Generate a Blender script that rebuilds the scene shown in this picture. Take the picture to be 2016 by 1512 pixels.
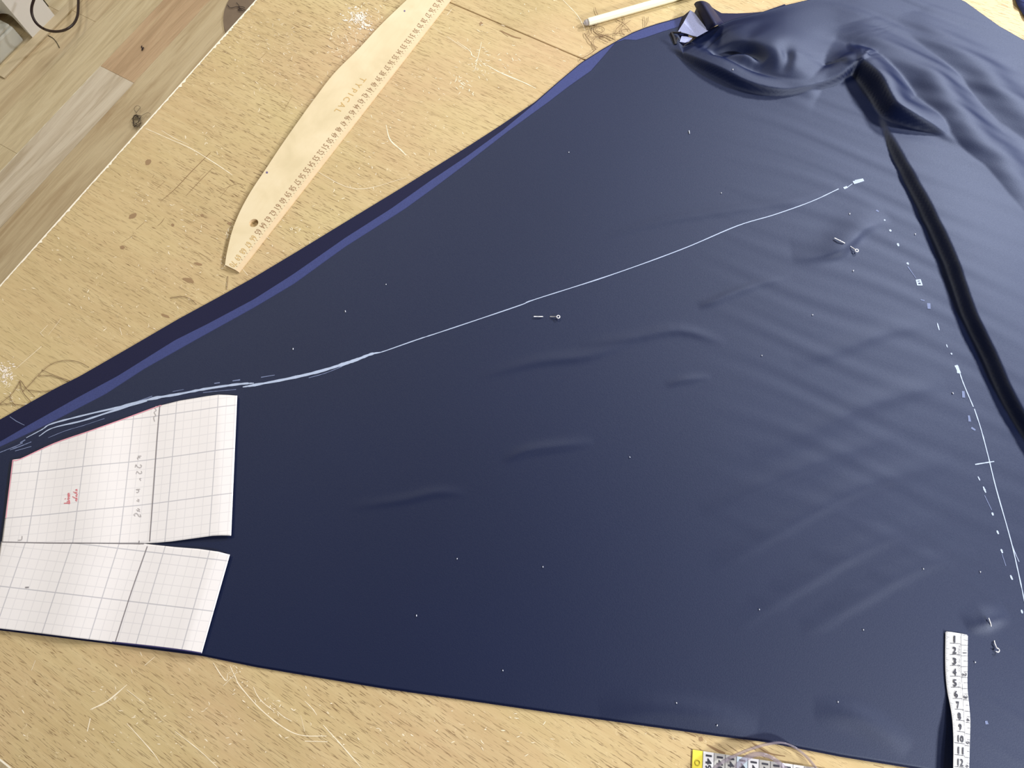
import bpy, bmesh, math, random
import numpy as np
from mathutils import Matrix, Vector

scene = bpy.context.scene
for o in list(bpy.data.objects):
    bpy.data.objects.remove(o)
COL = scene.collection
random.seed(7)
rng = np.random.default_rng(11)

# ------------------------------------------------------------------ camera
W, H, F = 2016, 1512, 1456.0           # photo frame and focal length in its pixels
TA, TB, CAMH = -0.05008453, -0.36335021, 0.75885307   # tilt of the table plane and lens height above it
TABLE = 0.75
up_c = np.array([TA, TB, -1.0]); up_c /= np.linalg.norm(up_c)


def _ray_hit(px, py, h=0.0):
    r = np.array([px - W / 2, py - H / 2, F])
    return r * (-(CAMH - h) / (up_c @ r))


y_c = _ray_hit(500, 5) - _ray_hit(0, 563); y_c /= np.linalg.norm(y_c)
x_c = np.cross(y_c, up_c)
ROT = np.array([x_c, y_c, up_c])


def at(px, py, h=0.0):
    """world point seen at a photo pixel on the level h metres above the table top"""
    p = ROT @ _ray_hit(px, py, h)
    return Vector((p[0], p[1], p[2] + CAMH + TABLE))


cam_d = bpy.data.cameras.new('camera')
cam = bpy.data.objects.new('camera', cam_d); COL.objects.link(cam)
cam_d.sensor_width = 36.0
cam_d.lens = F * 36.0 / W
cam_d.clip_start = 0.01
M3 = Matrix(np.column_stack([ROT @ [1, 0, 0], ROT @ [0, -1, 0], ROT @ [0, 0, -1]]).tolist())
cam.matrix_world = Matrix.Translation((0, 0, TABLE + CAMH)) @ M3.to_4x4()
scene.camera = cam

# ------------------------------------------------------------------ light
scene.view_settings.view_transform = 'Standard'
scene.view_settings.look = 'None'
scene.view_settings.exposure = -0.21
scene.view_settings.gamma = 1.0
scene.view_settings.use_curve_mapping = False
world = bpy.data.worlds.new('room_light'); scene.world = world
world.use_nodes = True
world.node_tree.nodes['Background'].inputs[0].default_value = (1.0, 0.93, 0.82, 1)
world.node_tree.nodes['Background'].inputs[1].default_value = 0.11


def area(name, loc, target, size, power, color, shape='DISK', size_y=None):
    ld = bpy.data.lights.new(name, 'AREA'); ld.energy = power; ld.color = color
    ld.shape = shape; ld.size = size
    if size_y: ld.size_y = size_y
    o = bpy.data.objects.new(name, ld); COL.objects.link(o)
    o.location = loc
    o.rotation_euler = (Vector(target) - Vector(loc)).to_track_quat('-Z', 'Y').to_euler()
    return o


area('work_lamp', (0.72, 1.52, TABLE + 0.95), (0.15, 0.45, TABLE), 0.15, 24.0, (0.97, 0.97, 1.0))
area('desk_lamp', (0.24, 2.2, TABLE + 1.05), (0.15, 0.55, TABLE), 0.18, 33.0, (0.99, 0.98, 1.0))
area('side_fill_light', (1.72, -0.05, TABLE + 1.0), (0.25, 0.1, TABLE), 0.22, 52.0, (1.0, 0.98, 0.96))  # added fill without a known source, lifts the lower right
area('ceiling_lamp', (-0.245, -0.312, 2.5), (-0.245, -0.312, 0), 0.16, 1.6, (1.0, 0.95, 0.86))
area('left_fill_light', (-2.1, 0.3, 2.45), (-0.5, 0.1, TABLE), 0.5, 11.0, (1.0, 0.90, 0.72))  # made-up warm fill for the wood on the left
area('floor_fill_light', (-1.45, 1.75, 2.5), (-1.9, 0.8, 0), 0.8, 25.0, (1.0, 0.94, 0.84))  # extra overhead light added to brighten the floor and white housing


# ------------------------------------------------------------------ materials
def srgb(r, g, b):
    f = lambda c: (c / 255 / 12.92) if c / 255 <= 0.04045 else ((c / 255 + 0.055) / 1.055) ** 2.4
    return (f(r), f(g), f(b), 1.0)


class NT:
    def __init__(s, name):
        s.m = bpy.data.materials.new(name); s.m.use_nodes = True
        s.t = s.m.node_tree; s.n = s.t.nodes; s.p = s.n['Principled BSDF']

    def node(s, kind, **kw):
        n = s.n.new(kind)
        for k, v in kw.items(): setattr(n, k, v)
        return n

    def link(s, a, b): s.t.links.new(a, b)

    def coords(s, scale=(1, 1, 1), rot=(0, 0, 0), which='Object', loc=(0, 0, 0)):
        tc = s.node('ShaderNodeTexCoord'); mp = s.node('ShaderNodeMapping')
        s.link(tc.outputs[which], mp.inputs[0])
        mp.inputs['Scale'].default_value = scale; mp.inputs['Rotation'].default_value = rot
        mp.inputs['Location'].default_value = loc
        return mp.outputs[0]

    def noise(s, vec, scale=5, detail=4, rough=0.55, dist=0.0):
        n = s.node('ShaderNodeTexNoise'); s.link(vec, n.inputs['Vector'])
        n.inputs['Scale'].default_value = scale; n.inputs['Detail'].default_value = detail
        n.inputs['Roughness'].default_value = rough; n.inputs['Distortion'].default_value = dist
        return n.outputs[0]

    def ramp(s, fac, stops):
        r = s.node('ShaderNodeValToRGB'); s.link(fac, r.inputs[0])
        e = r.color_ramp.elements
        while len(e) < len(stops): e.new(0.5)
        for el, (p, c) in zip(e, stops): el.position = p; el.color = c if len(c) == 4 else (*c, 1)
        return r.outputs[0]

    def mix(s, fac, a, b, mode='MIX'):
        m = s.node('ShaderNodeMix', data_type='RGBA', blend_type=mode)
        for sock, v in ((m.inputs[0], fac), (m.inputs[6], a), (m.inputs[7], b)):
            if hasattr(v, 'is_linked') or hasattr(v, 'links'): s.link(v, sock)
            else: sock.default_value = v
        return m.outputs[2]

    def math(s, op, a, b=None):
        m = s.node('ShaderNodeMath', operation=op)
        for sock, v in ((m.inputs[0], a), (m.inputs[1], b)):
            if v is None: continue
            if hasattr(v, 'links'): s.link(v, sock)
            else: sock.default_value = v
        return m.outputs[0]

    def bump(s, height, strength=0.2, dist=0.001):
        b = s.node('ShaderNodeBump'); s.link(height, b.inputs['Height'])
        b.inputs['Strength'].default_value = strength; b.inputs['Distance'].default_value = dist
        s.link(b.outputs[0], s.p.inputs['Normal'])


def plain(name, col, rough=0.5, metal=0.0, vary=0.06, scale=40, spec=0.5):
    k = NT(name)
    v = k.noise(k.coords(), scale, 3)
    c = k.mix(v, tuple(max(0, x * (1 - vary)) for x in col[:3]) + (1,), tuple(min(1, x * (1 + vary)) for x in col[:3]) + (1,))
    k.link(c, k.p.inputs['Base Color'])
    k.p.inputs['Roughness'].default_value = rough; k.p.inputs['Metallic'].default_value = metal
    k.p.inputs['Specular IOR Level'].default_value = spec
    return k.m


def fabric_mat(name, col, sheen=0.35, rough=0.5, spec=0.5, sheen_tint=(0.62, 0.68, 1.0)):
    k = NT(name)
    fine = k.noise(k.coords((1, 1, 1)), 900, 2, 0.6)
    big = k.noise(k.coords((1, 1, 1)), 5, 3, 0.5)
    c = k.mix(big, tuple(x * 0.90 for x in col[:3]) + (1,), tuple(x * 1.12 for x in col[:3]) + (1,))
    c2 = k.mix(k.ramp(fine, [(0.35, (0, 0, 0)), (0.75, (1, 1, 1))]), c, tuple(min(1, x * 1.35 + 0.001) for x in col[:3]) + (1,))
    k.link(c2, k.p.inputs['Base Color'])
    k.p.inputs['Roughness'].default_value = rough
    k.p.inputs['Specular IOR Level'].default_value = spec
    k.p.inputs['Sheen Weight'].default_value = sheen
    k.p.inputs['Specular Tint'].default_value = (0.66, 0.75, 1.0, 1)
    k.p.inputs['Sheen Roughness'].default_value = 0.45
    k.p.inputs['Sheen Tint'].default_value = (*sheen_tint, 1)
    k.bump(fine, 0.25, 0.0003)
    return k.m


def crepe_mat(name, col, gloss, rough, tint):
    """matte navy dye under the soft, short-tailed sheen of crepe"""
    k = NT(name)
    fine = k.noise(k.coords(), 850, 2, 0.6)
    big = k.noise(k.coords(), 5, 3, 0.5)
    c = k.mix(big, tuple(x * 0.9 for x in col[:3]) + (1,), tuple(x * 1.12 for x in col[:3]) + (1,))
    d = k.node('ShaderNodeBsdfDiffuse'); g = k.node('ShaderNodeBsdfAnisotropic', distribution='BECKMANN')
    k.link(c, d.inputs['Color']); g.inputs['Color'].default_value = (*tint, 1); g.inputs['Roughness'].default_value = rough
    lw = k.node('ShaderNodeLayerWeight'); lw.inputs['Blend'].default_value = 0.12
    grain = k.node('ShaderNodeMapRange'); k.link(fine, grain.inputs[0])
    grain.inputs[3].default_value = gloss * 0.78; grain.inputs[4].default_value = gloss * 1.22
    f = k.math('ADD', grain.outputs[0], k.math('MULTIPLY', lw.outputs['Fresnel'], 0.02))
    mx = k.node('ShaderNodeMixShader'); k.link(f, mx.inputs[0]); k.link(d.outputs[0], mx.inputs[1]); k.link(g.outputs[0], mx.inputs[2])
    b = k.node('ShaderNodeBump'); k.link(fine, b.inputs['Height']); b.inputs['Strength'].default_value = 0.22; b.inputs['Distance'].default_value = 0.0003
    k.link(b.outputs[0], d.inputs['Normal']); k.link(b.outputs[0], g.inputs['Normal'])
    k.link(mx.outputs[0], k.n['Material Output'].inputs[0])
    return k.m


def wood_table():
    k = NT('worn_oak_veneer')
    # grain runs along X
    mott = k.noise(k.coords((1.0, 2.2, 1)), 3.2, 5, 0.6, 0.3)
    c = k.ramp(mott, [(0.28, srgb(182, 163, 119)), (0.5, srgb(194, 171, 128)), (0.72, srgb(199, 181, 134))])
    pink = k.noise(k.coords((1, 1, 1), loc=(3, 5, 0)), 6, 3, 0.5)
    c = k.mix(k.ramp(pink, [(0.5, (0, 0, 0)), (0.75, (0.55, 0.55, 0.55))]), c, srgb(201, 169, 136))
    streak = k.noise(k.coords((10, 130, 1), loc=(0, 0, 2)), 1.0, 5, 0.62, 0.35)
    c = k.mix(k.ramp(streak, [(0.42, (0.0, 0, 0)), (0.68, (0.34, 0.34, 0.34))]), c, srgb(218, 200, 157))
    # dark open pores: short dashes along the grain
    pore = k.noise(k.coords((75, 900, 1), rot=(0, 0, 0.06)), 1.0, 2, 0.5, 0.5)
    dens = k.noise(k.coords((1, 1, 1), loc=(9, 2, 0)), 4.5, 2, 0.5)
    pm = k.ramp(pore, [(0.575, (0, 0, 0)), (0.66, (1, 1, 1))])
    dm = k.ramp(dens, [(0.36, (0.2, 0.2, 0.2)), (0.66, (0.95, 0.95, 0.95))])
    fac = k.mix(1.0, pm, dm, 'MULTIPLY')
    c = k.mix(fac, c, srgb(130, 106, 76))
    # light scuffs
    sc = k.noise(k.coords((160, 240, 1), rot=(0, 0, 0.7), loc=(1, 7, 0)), 1.0, 3, 0.6, 1.2)
    scd = k.noise(k.coords((1, 1, 1), loc=(2, 8, 0)), 5.5, 2, 0.5)
    sf = k.mix(1.0, k.ramp(sc, [(0.65, (0, 0, 0)), (0.71, (1, 1, 1))]), k.ramp(scd, [(0.46, (0, 0, 0)), (0.68, (0.85, 0.85, 0.85))]), 'MULTIPLY')
    c = k.mix(sf, c, srgb(240, 226, 196))
    k.link(c, k.p.inputs['Base Color'])
    rr = k.ramp(streak, [(0.3, (0.44, 0.44, 0.44)), (0.7, (0.58, 0.58, 0.58))])
    k.link(rr, k.p.inputs['Roughness'])
    k.p.inputs['Specular IOR Level'].default_value = 0.2
    hgt = k.math('SUBTRACT', streak, k.math('MULTIPLY', pm, 0.8))
    k.bump(hgt, 0.32, 0.0012)
    return k.m


def wood_floor(name, a, b, c3, seed):
    k = NT(name)
    g = k.noise(k.coords((20, 1.7, 1), loc=(seed, seed * 2.3, 0)), 1.0, 6, 0.66, 1.6)
    c = k.ramp(g, [(0.3, a), (0.52, b), (0.72, c3)])
    f = k.noise(k.coords((240, 9, 1), loc=(seed * 3, 0, 0)), 1.0, 4, 0.6, 0.4)
    c = k.mix(k.ramp(f, [(0.52, (0, 0, 0)), (0.75, (0.4, 0.4, 0.4))]), c, tuple(x * 0.74 for x in a[:3]) + (1,))
    k.link(c, k.p.inputs['Base Color']); k.p.inputs['Roughness'].default_value = 0.45
    k.bump(f, 0.15, 0.001)
    return k.m


def birch_mat():
    k = NT('birch_plywood')
    g = k.noise(k.coords((1, 1, 1)), 16, 4, 0.55, 0.6)
    c = k.ramp(g, [(0.3, srgb(212, 196, 158)), (0.5, srgb(224, 208, 172)), (0.75, srgb(231, 217, 185))])
    f = k.noise(k.coords((60, 9, 1), rot=(0, 0, -0.92 + 0.0)), 4.0, 3, 0.6)
    c = k.mix(k.ramp(f, [(0.5, (0, 0, 0)), (0.8, (0.25, 0.25, 0.25))]), c, srgb(214, 193, 150))
    k.link(c, k.p.inputs['Base Color']); k.p.inputs['Roughness'].default_value = 0.5
    return k.m


def paper_mat(name):
    k = NT(name)
    tc = k.node('ShaderNodeTexCoord'); sp = k.node('ShaderNodeSeparateXYZ')
    k.link(tc.outputs['UV'], sp.inputs[0])

    def lines(sock, period, width):
        q = k.math('DIVIDE', sock, period)
        fr = k.math('FRACT', k.math('ADD', q, 0.5))
        dd = k.math('MULTIPLY', k.math('ABSOLUTE', k.math('SUBTRACT', fr, 0.5)), period)
        r = k.node('ShaderNodeMapRange'); k.link(dd, r.inputs[0])
        r.inputs[1].default_value = width * 0.5; r.inputs[2].default_value = width * 1.2
        r.inputs[3].default_value = 1; r.inputs[4].default_value = 0
        return r.outputs[0]
    m1 = k.math('MAXIMUM', lines(sp.outputs[0], 1.0, 0.045), lines(sp.outputs[1], 1.0, 0.045))
    m5 = k.math('MAXIMUM', lines(sp.outputs[0], 5.0, 0.06), lines(sp.outputs[1], 5.0, 0.06))
    base = k.mix(k.noise(k.coords(), 9, 3), srgb(231, 227, 228), srgb(240, 238, 240))
    c = k.mix(k.math('MULTIPLY', m1, 0.26), base, srgb(172, 172, 182))
    c = k.mix(k.math('MULTIPLY', m5, 0.5), c, srgb(150, 152, 165))
    k.link(c, k.p.inputs['Base Color']); k.p.inputs['Roughness'].default_value = 0.42
    return k.m


def clear_mat():
    k = NT('clear_lilac_plastic')
    tr = k.node('ShaderNodeBsdfTransparent'); tr.inputs[0].default_value = (0.80, 0.78, 0.82, 1)
    k.p.inputs['Base Color'].default_value = srgb(196, 186, 200); k.p.inputs['Roughness'].default_value = 0.12
    mx = k.node('ShaderNodeMixShader')
    k.link(k.noise(k.coords(), 60, 2), mx.inputs[0])
    r = k.node('ShaderNodeMapRange'); k.link(k.noise(k.coords(), 60, 2), r.inputs[0])
    r.inputs[3].default_value = 0.16; r.inputs[4].default_value = 0.30
    k.link(r.outputs[0], mx.inputs[0])
    k.link(tr.outputs[0], mx.inputs[1]); k.link(k.p.outputs[0], mx.inputs[2])
    k.link(mx.outputs[0], k.n['Material Output'].inputs[0])
    return k.m


MT = dict(
    table=wood_table(),
    seam=plain('seam_shadow_gap', srgb(150, 124, 92), 0.8),
    floor_gap=plain('plank_gap', srgb(186, 172, 148), 0.8),
    chip_and_highlight=plain('chipboard_and_edge_highlight', srgb(250, 240, 222), 0.7, vary=0.1, scale=300),  # bare chipboard, and the painted highlight on one plank edge
    scratch=plain('pale_scratch', srgb(243, 231, 205), 0.55, vary=0.08, scale=200),
    whitepatch=plain('white_paint_residue', srgb(238, 228, 216), 0.6, vary=0.06, scale=200),
    crack=plain('dark_crack', srgb(140, 112, 78), 0.8),
    stain=plain('brown_stain', srgb(150, 122, 88), 0.6),
    navy=crepe_mat('navy_crepe', srgb(16, 25, 57), 0.052, 0.56, (0.72, 0.81, 1.0)),
    navy_back=fabric_mat('navy_crepe_back', srgb(15, 15, 48), 0.02, 0.6, 0.35, (0.5, 0.5, 1.0)),
    selv=fabric_mat('selvedge_blue', srgb(50, 58, 108), 0.05, 0.6, 0.5, (0.6, 0.62, 1.0)),
    lilac=fabric_mat('lilac_lining', srgb(172, 180, 226), 0.3, 0.5, 0.4, (0.7, 0.72, 1.0)),
    black=plain('black_hem', srgb(16, 16, 26), 0.6),
    chalk=plain('chalk_mark', srgb(172, 186, 214), 0.9, vary=0.12, scale=500),
    chalk_faint=plain('faint_chalk_mark', srgb(112, 124, 160), 0.9, vary=0.2, scale=500),
    birch=birch_mat(),
    plyedge=plain('plywood_edge', srgb(205, 182, 146), 0.6, vary=0.12, scale=120),
    burn=plain('burnt_engraving', srgb(158, 124, 92), 0.7, vary=0.2, scale=300),
    burn_light=plain('light_engraving', srgb(205, 172, 112), 0.7, vary=0.1, scale=200),
    paper_a=paper_mat('squared_paper'),
    pencil=plain('pencil_line', srgb(132, 128, 134), 0.6),
    pencil_l=plain('light_pencil', srgb(178, 174, 176), 0.6),
    red=plain('red_ink', srgb(214, 120, 130), 0.6),
    pink=plain('pink_pen_edge', srgb(238, 164, 182), 0.6),
    tape=plain('tape_white', srgb(232, 234, 238), 0.35),
    tape_grey=plain('tape_grey_cell', srgb(186, 186, 184), 0.4),
    tape_blue=plain('tape_blue_cell', srgb(206, 224, 236), 0.4),
    tape_yellow=plain('tape_yellow_tip', srgb(240, 226, 84), 0.4),
    ink=plain('black_print', srgb(58, 60, 72), 0.6),
    steel=plain('bright_steel', (0.88, 0.89, 0.93, 1), 0.3, 0.15),
    thread=plain('brown_thread', srgb(112, 84, 62), 0.8),
    thread_dark=plain('dark_thread', srgb(62, 48, 52), 0.8),
    pen=plain('ivory_plastic', srgb(250, 248, 224), 0.3, vary=0.02),
    nib=plain('grey_nib', srgb(178, 172, 172), 0.4),
    white_plastic=plain('white_plastic', srgb(244, 243, 240), 0.4, vary=0.03, scale=8),
    grey_plastic=plain('pale_grey_plastic', srgb(214, 216, 208), 0.45, vary=0.03, scale=8),
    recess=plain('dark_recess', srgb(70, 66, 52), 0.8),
    cord=plain('dark_rubber', srgb(42, 26, 26), 0.4),
    batten=wood_floor('pale_batten', srgb(204, 188, 156), srgb(214, 198, 166), srgb(222, 208, 178), 4.0),
    disc_taupe=plain('taupe_disc', srgb(140, 124, 108), 0.9, vary=0.12, scale=60),
    clear=clear_mat(),
    lint=plain('white_lint', srgb(220, 226, 240), 0.9),
    under=plain('raw_table_frame', srgb(150, 118, 84), 0.6),
)
FLOORS = [wood_floor('oak_plank_sand', srgb(192, 173, 135), srgb(223, 208, 173), srgb(236, 225, 194), 1.3),
          wood_floor('oak_plank_brown', srgb(183, 155, 122), srgb(210, 181, 148), srgb(223, 203, 166), 2.9),
          wood_floor('oak_plank_grey', srgb(197, 181, 155), srgb(227, 216, 197), srgb(240, 232, 214), 5.1),
          wood_floor('oak_plank_tan', srgb(186, 162, 127), srgb(216, 199, 164), srgb(229, 214, 181), 7.7)]


# ------------------------------------------------------------------ builders
def obj(name, me, mat, parent=None, smooth=False):
    if isinstance(me, bmesh.types.BMesh):
        bm = me; me = bpy.data.meshes.new(name); bm.to_mesh(me); bm.free()
    o = bpy.data.objects.new(name, me); COL.objects.link(o)
    if mat is not None:
        for m in (mat if isinstance(mat, list) else [mat]): me.materials.append(m)
    if smooth:
        for p in me.polygons: p.use_smooth = True
    if parent: o.parent = parent
    return o


def tag(o, label, cat, group=None, kind=None):
    o['label'] = label; o['category'] = cat
    if group: o['group'] = group
    if kind: o['kind'] = kind
    return o


def thing(name, label, cat, loc=(0, 0, 0), group=None, kind=None):
    o = bpy.data.objects.new(name, None); COL.objects.link(o)
    o.empty_display_size = 0.02
    return tag(o, label, cat, group, kind)


def box(bm, x0, x1, y0, y1, z0, z1):
    v = [bm.verts.new((x, y, z)) for z in (z0, z1) for x, y in ((x0, y0), (x1, y0), (x1, y1), (x0, y1))]
    for f in ((3, 2, 1, 0), (4, 5, 6, 7), (0, 1, 5, 4), (1, 2, 6, 5), (2, 3, 7, 6), (3, 0, 4, 7)):
        bm.faces.new([v[i] for i in f])
    return v


def bevel(bm, w, seg=2):
    bmesh.ops.bevel(bm, geom=bm.edges[:], offset=w, segments=seg, affect='EDGES', profile=0.5)
    return bm


def boxobj(name, x0, x1, y0, y1, z0, z1, mat, parent=None, bev=0.0):
    bm = bmesh.new(); box(bm, x0, x1, y0, y1, z0, z1)
    if bev: bevel(bm, bev)
    return obj(name, bm, mat, parent)


def resample(pts, n=None, step=None):
    """points (k,d) -> evenly spaced along length of the first 2 coordinates"""
    p = np.array(pts, float)
    d = np.r_[0, np.cumsum(np.linalg.norm(np.diff(p[:, :2], axis=0), axis=1))]
    if step: n = max(2, int(d[-1] / step) + 1)
    t = np.linspace(0, d[-1], n)
    return np.column_stack([np.interp(t, d, p[:, i]) for i in range(p.shape[1])])


def smooth_poly(pts, n=8):
    """Catmull-Rom through the points"""
    p = np.array(pts, float)
    if len(p) < 3: return p
    q = np.vstack([2 * p[0] - p[1], p, 2 * p[-1] - p[-2]])
    out = []
    for i in range(1, len(q) - 2):
        for t in np.linspace(0, 1, n, endpoint=False):
            a, b, c, d = q[i - 1], q[i], q[i + 1], q[i + 2]
            out.append(0.5 * ((2 * b) + (-a + c) * t + (2 * a - 5 * b + 4 * c - d) * t * t + (-a + 3 * b - 3 * c + d) * t ** 3))
    out.append(p[-1])
    return np.array(out)


def tube(bm, pts, r, seg=6, caps=True):
    pts = [Vector(p) for p in pts]
    rings = []
    for i, p in enumerate(pts):
        t = (pts[min(i + 1, len(pts) - 1)] - pts[max(i - 1, 0)]).normalized()
        ref = Vector((0, 0, 1)) if abs(t.z) < 0.9 else Vector((1, 0, 0))
        u = t.cross(ref).normalized(); v = t.cross(u)
        rr = r[i] if hasattr(r, '__len__') else r
        rings.append([bm.verts.new(p + (u * math.cos(2 * math.pi * k / seg) + v * math.sin(2 * math.pi * k / seg)) * rr) for k in range(seg)])
    for a, b in zip(rings, rings[1:]):
        for k in range(seg):
            bm.faces.new((a[k], a[(k + 1) % seg], b[(k + 1) % seg], b[k]))
    if caps:
        bm.faces.new(rings[0]); bm.faces.new(rings[-1][::-1])
    return rings


def text_mesh(s, size=1.0, bold=0.0):
    cu = bpy.data.curves.new('t', 'FONT'); cu.body = s; cu.offset = bold; cu.size = size; cu.align_x = 'CENTER'; cu.align_y = 'CENTER'
    cu.resolution_u = 2
    o = bpy.data.objects.new('t', cu); COL.objects.link(o)
    dg = bpy.context.evaluated_depsgraph_get()
    me = bpy.data.meshes.new_from_object(o.evaluated_get(dg))
    vs = np.array([v.co[:2] for v in me.vertices]); fs = [list(p.vertices) for p in me.polygons]
    if len(vs):   # true centring on the outline
        vs = vs - (vs.max(0) + vs.min(0)) / 2
    bpy.data.objects.remove(o); bpy.data.curves.remove(cu); bpy.data.meshes.remove(me)
    return vs, fs


def add_glyphs(bm, s, w, h, place, bold=0.0):
    """lettering stretched to w x h (glyph space), each vertex moved by place(x, y)"""
    vs, fs = text_mesh(s, 1.0, bold)
    ext = vs.max(0) - vs.min(0)
    vs = vs * np.array([w / ext[0], h / ext[1]])
    bv = [bm.verts.new(place(x, y)) for x, y in vs]
    for f in fs:
        try: bm.faces.new([bv[i] for i in f])
        except ValueError: pass


# ------------------------------------------------------------------ floor (world z = 0)
floor = boxobj('floor', -3.2, 2.2, -1.6, 2.8, -0.05, -0.004, MT['floor_gap'])
floor['kind'] = 'structure'
pw = 0.118
lines = [-1.755 + pw * k for k in range(-10, 14)]
k = 0
for i, x0 in enumerate(lines):
    off = 0.664 if abs(x0 + 1.755) < 0.01 else 0.664 + 0.41 * ((i * 7) % 5) - 0.3
    ys = [off + 1.25 * j for j in range(-2, 3)]
    for y0, y1 in zip(ys, ys[1:]):
        if y1 < -1.5 or y0 > 2.7 or x0 > 0.2: continue
        if abs(x0 + 1.755) < 0.01:
            m = FLOORS[1] if y0 > 0.5 else FLOORS[2]
        elif abs(x0 + 1.991) < 0.01: m = FLOORS[3]
        elif abs(x0 + 1.873) < 0.01: m = FLOORS[0]
        elif abs(x0 + 1.637) < 0.01: m = FLOORS[3]
        else: m = FLOORS[(i * 3 + k) % 4]
        k += 1
        bm = bmesh.new(); box(bm, x0 + 0.0002, x0 + pw - 0.0002, max(y0, -1.6) + 0.0002, min(y1, 2.8) - 0.0002, -0.004, 0.0)
        bevel(bm, 0.0005, 1)
        obj('plank', bm, m, floor)
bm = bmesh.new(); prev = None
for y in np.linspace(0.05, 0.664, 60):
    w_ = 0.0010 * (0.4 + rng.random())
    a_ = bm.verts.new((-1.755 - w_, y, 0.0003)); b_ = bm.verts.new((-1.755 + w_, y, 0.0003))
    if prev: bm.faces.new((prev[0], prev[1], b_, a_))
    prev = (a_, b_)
obj('plank_edge_highlight', bm, MT['chip_and_highlight'], floor)  # pale ribbon paints a bright highlight along this plank edge
trim = boxobj('trim_1', -1.985, -1.957, 0.505, 2.3, 0.0, 0.006, MT['batten'], None, 0.0012)
trim['kind'] = 'structure'

wl = boxobj('wall_left', -3.25, -3.2, -1.6, 2.85, 0.0, 2.6, plain('wall_paint', srgb(214, 208, 196), 0.8, vary=0.03, scale=3)); wl['kind'] = 'structure'
wb = boxobj('wall_back', -3.2, 2.2, 2.8, 2.85, 0.0, 2.6, wl.data.materials[0]); wb['kind'] = 'structure'
for nm, b in (('baseboard_left', (-3.2, -3.186, -1.6, 2.786)), ('baseboard_back', (-3.2, 2.2, 2.786, 2.8))):
    o = boxobj(nm, *b, 0.0, 0.07, MT['batten'], None, 0.002); o['kind'] = 'structure'

# ------------------------------------------------------------------ table
TX0, TX1, TY0, TYS, TY1 = -0.766, 1.15, -0.35, 0.649, 1.25
table = thing('work_table', 'large worn brown wooden table with scratched top under the navy cloth', 'table')
leaf_t = 0.024
boxobj('tabletop_leaf', TX0, TX1, TY0, TYS - 0.0012, TABLE - leaf_t, TABLE, MT['table'], table, 0.0008)
boxobj('tabletop_leaf', TX0, TX1, TYS + 0.0004, TY1, TABLE - leaf_t, TABLE, MT['table'], table, 0.0008)
boxobj('seam_filler', TX0 + .001, TX1 - .001, TYS - .0012, TYS + .0004, TABLE - leaf_t, TABLE - .0012, MT['seam'], table)
for (x0, x1, y0, y1) in ((TX0 + .08, TX1 - .08, TY0 + .08, TY0 + .105), (TX0 + .08, TX1 - .08, TY1 - .105, TY1 - .08),
                         (TX0 + .08, TX0 + .105, TY0 + .105, TY1 - .105), (TX1 - .105, TX1 - .08, TY0 + .105, TY1 - .105)):
    boxobj('apron', x0, x1, y0, y1, TABLE - leaf_t - 0.08, TABLE - leaf_t, MT['under'], table, 0.002)
for x in (TX0 + .09, TX1 - .15):
    for y in (TY0 + .09, TY1 - .15):
        boxobj('leg', x, x + .06, y, y + .06, 0.0, TABLE - leaf_t - 0.0005, MT['under'], table, 0.004)
# chipped pale edge along the left side: irregular little wedge strip
bm = bmesh.new(); prev = None
for i, y in enumerate(np.linspace(TY0, TY1, 700)):
    wv = 0.0012 + 0.0010 * rng.random() + (0.003 * rng.random() if rng.random() < 0.10 + 0.25 * (y > 0.35) else 0)
    z = TABLE + 0.0
    a = bm.verts.new((TX0 - 0.0006, y, z - 0.006)); b = bm.verts.new((TX0 - 0.0004, y, z + 0.0002)); c = bm.verts.new((TX0 + wv, y, z + 0.0003))
    if prev: bm.faces.new((prev[0], a, b, prev[1])); bm.faces.new((prev[1], b, c, prev[2]))
    prev = (a, b, c)
obj('chipped_edge', bm, MT['chip_and_highlight'], table)
bm = bmesh.new(); prev = None
for x in np.linspace(TX0, TX1, 300):
    wv = 0.0010 + 0.0008 * rng.random()
    a = bm.verts.new((x, TY0 - 0.0006, TABLE - 0.006)); b = bm.verts.new((x, TY0 - 0.0004, TABLE + 0.0002)); c = bm.verts.new((x, TY0 + wv, TABLE + 0.0003))
    if prev: bm.faces.new((a, prev[0], prev[1], b)); bm.faces.new((b, prev[1], prev[2], c))
    prev = (a, b, c)
obj('chipped_edge', bm, MT['chip_and_highlight'], table)


def flat_ribbon(bm, pts, widths, zoff, surf, zj=0.0):
    """pts px list -> strip lying on surf(px,py)->Vector ; widths in metres"""
    P = [surf(p[0], p[1]) for p in pts]
    zoff += zj * rng.random()
    n = len(P); prev = None
    for i in range(n):
        t = P[min(i + 1, n - 1)] - P[max(i - 1, 0)]; t.z = 0
        if t.length < 1e-9: continue
        t.normalize(); s = Vector((-t.y, t.x, 0))
        w = (widths[i] if hasattr(widths, '__len__') else widths) / 2
        a = bm.verts.new(P[i] + s * w + Vector((0, 0, zoff))); b = bm.verts.new(P[i] - s * w + Vector((0, 0, zoff)))
        if prev: bm.faces.new((prev[0], prev[1], b, a))
        prev = (a, b)


def on_table(px, py):
    v = at(px, py, 0.0)
    return v


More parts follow.
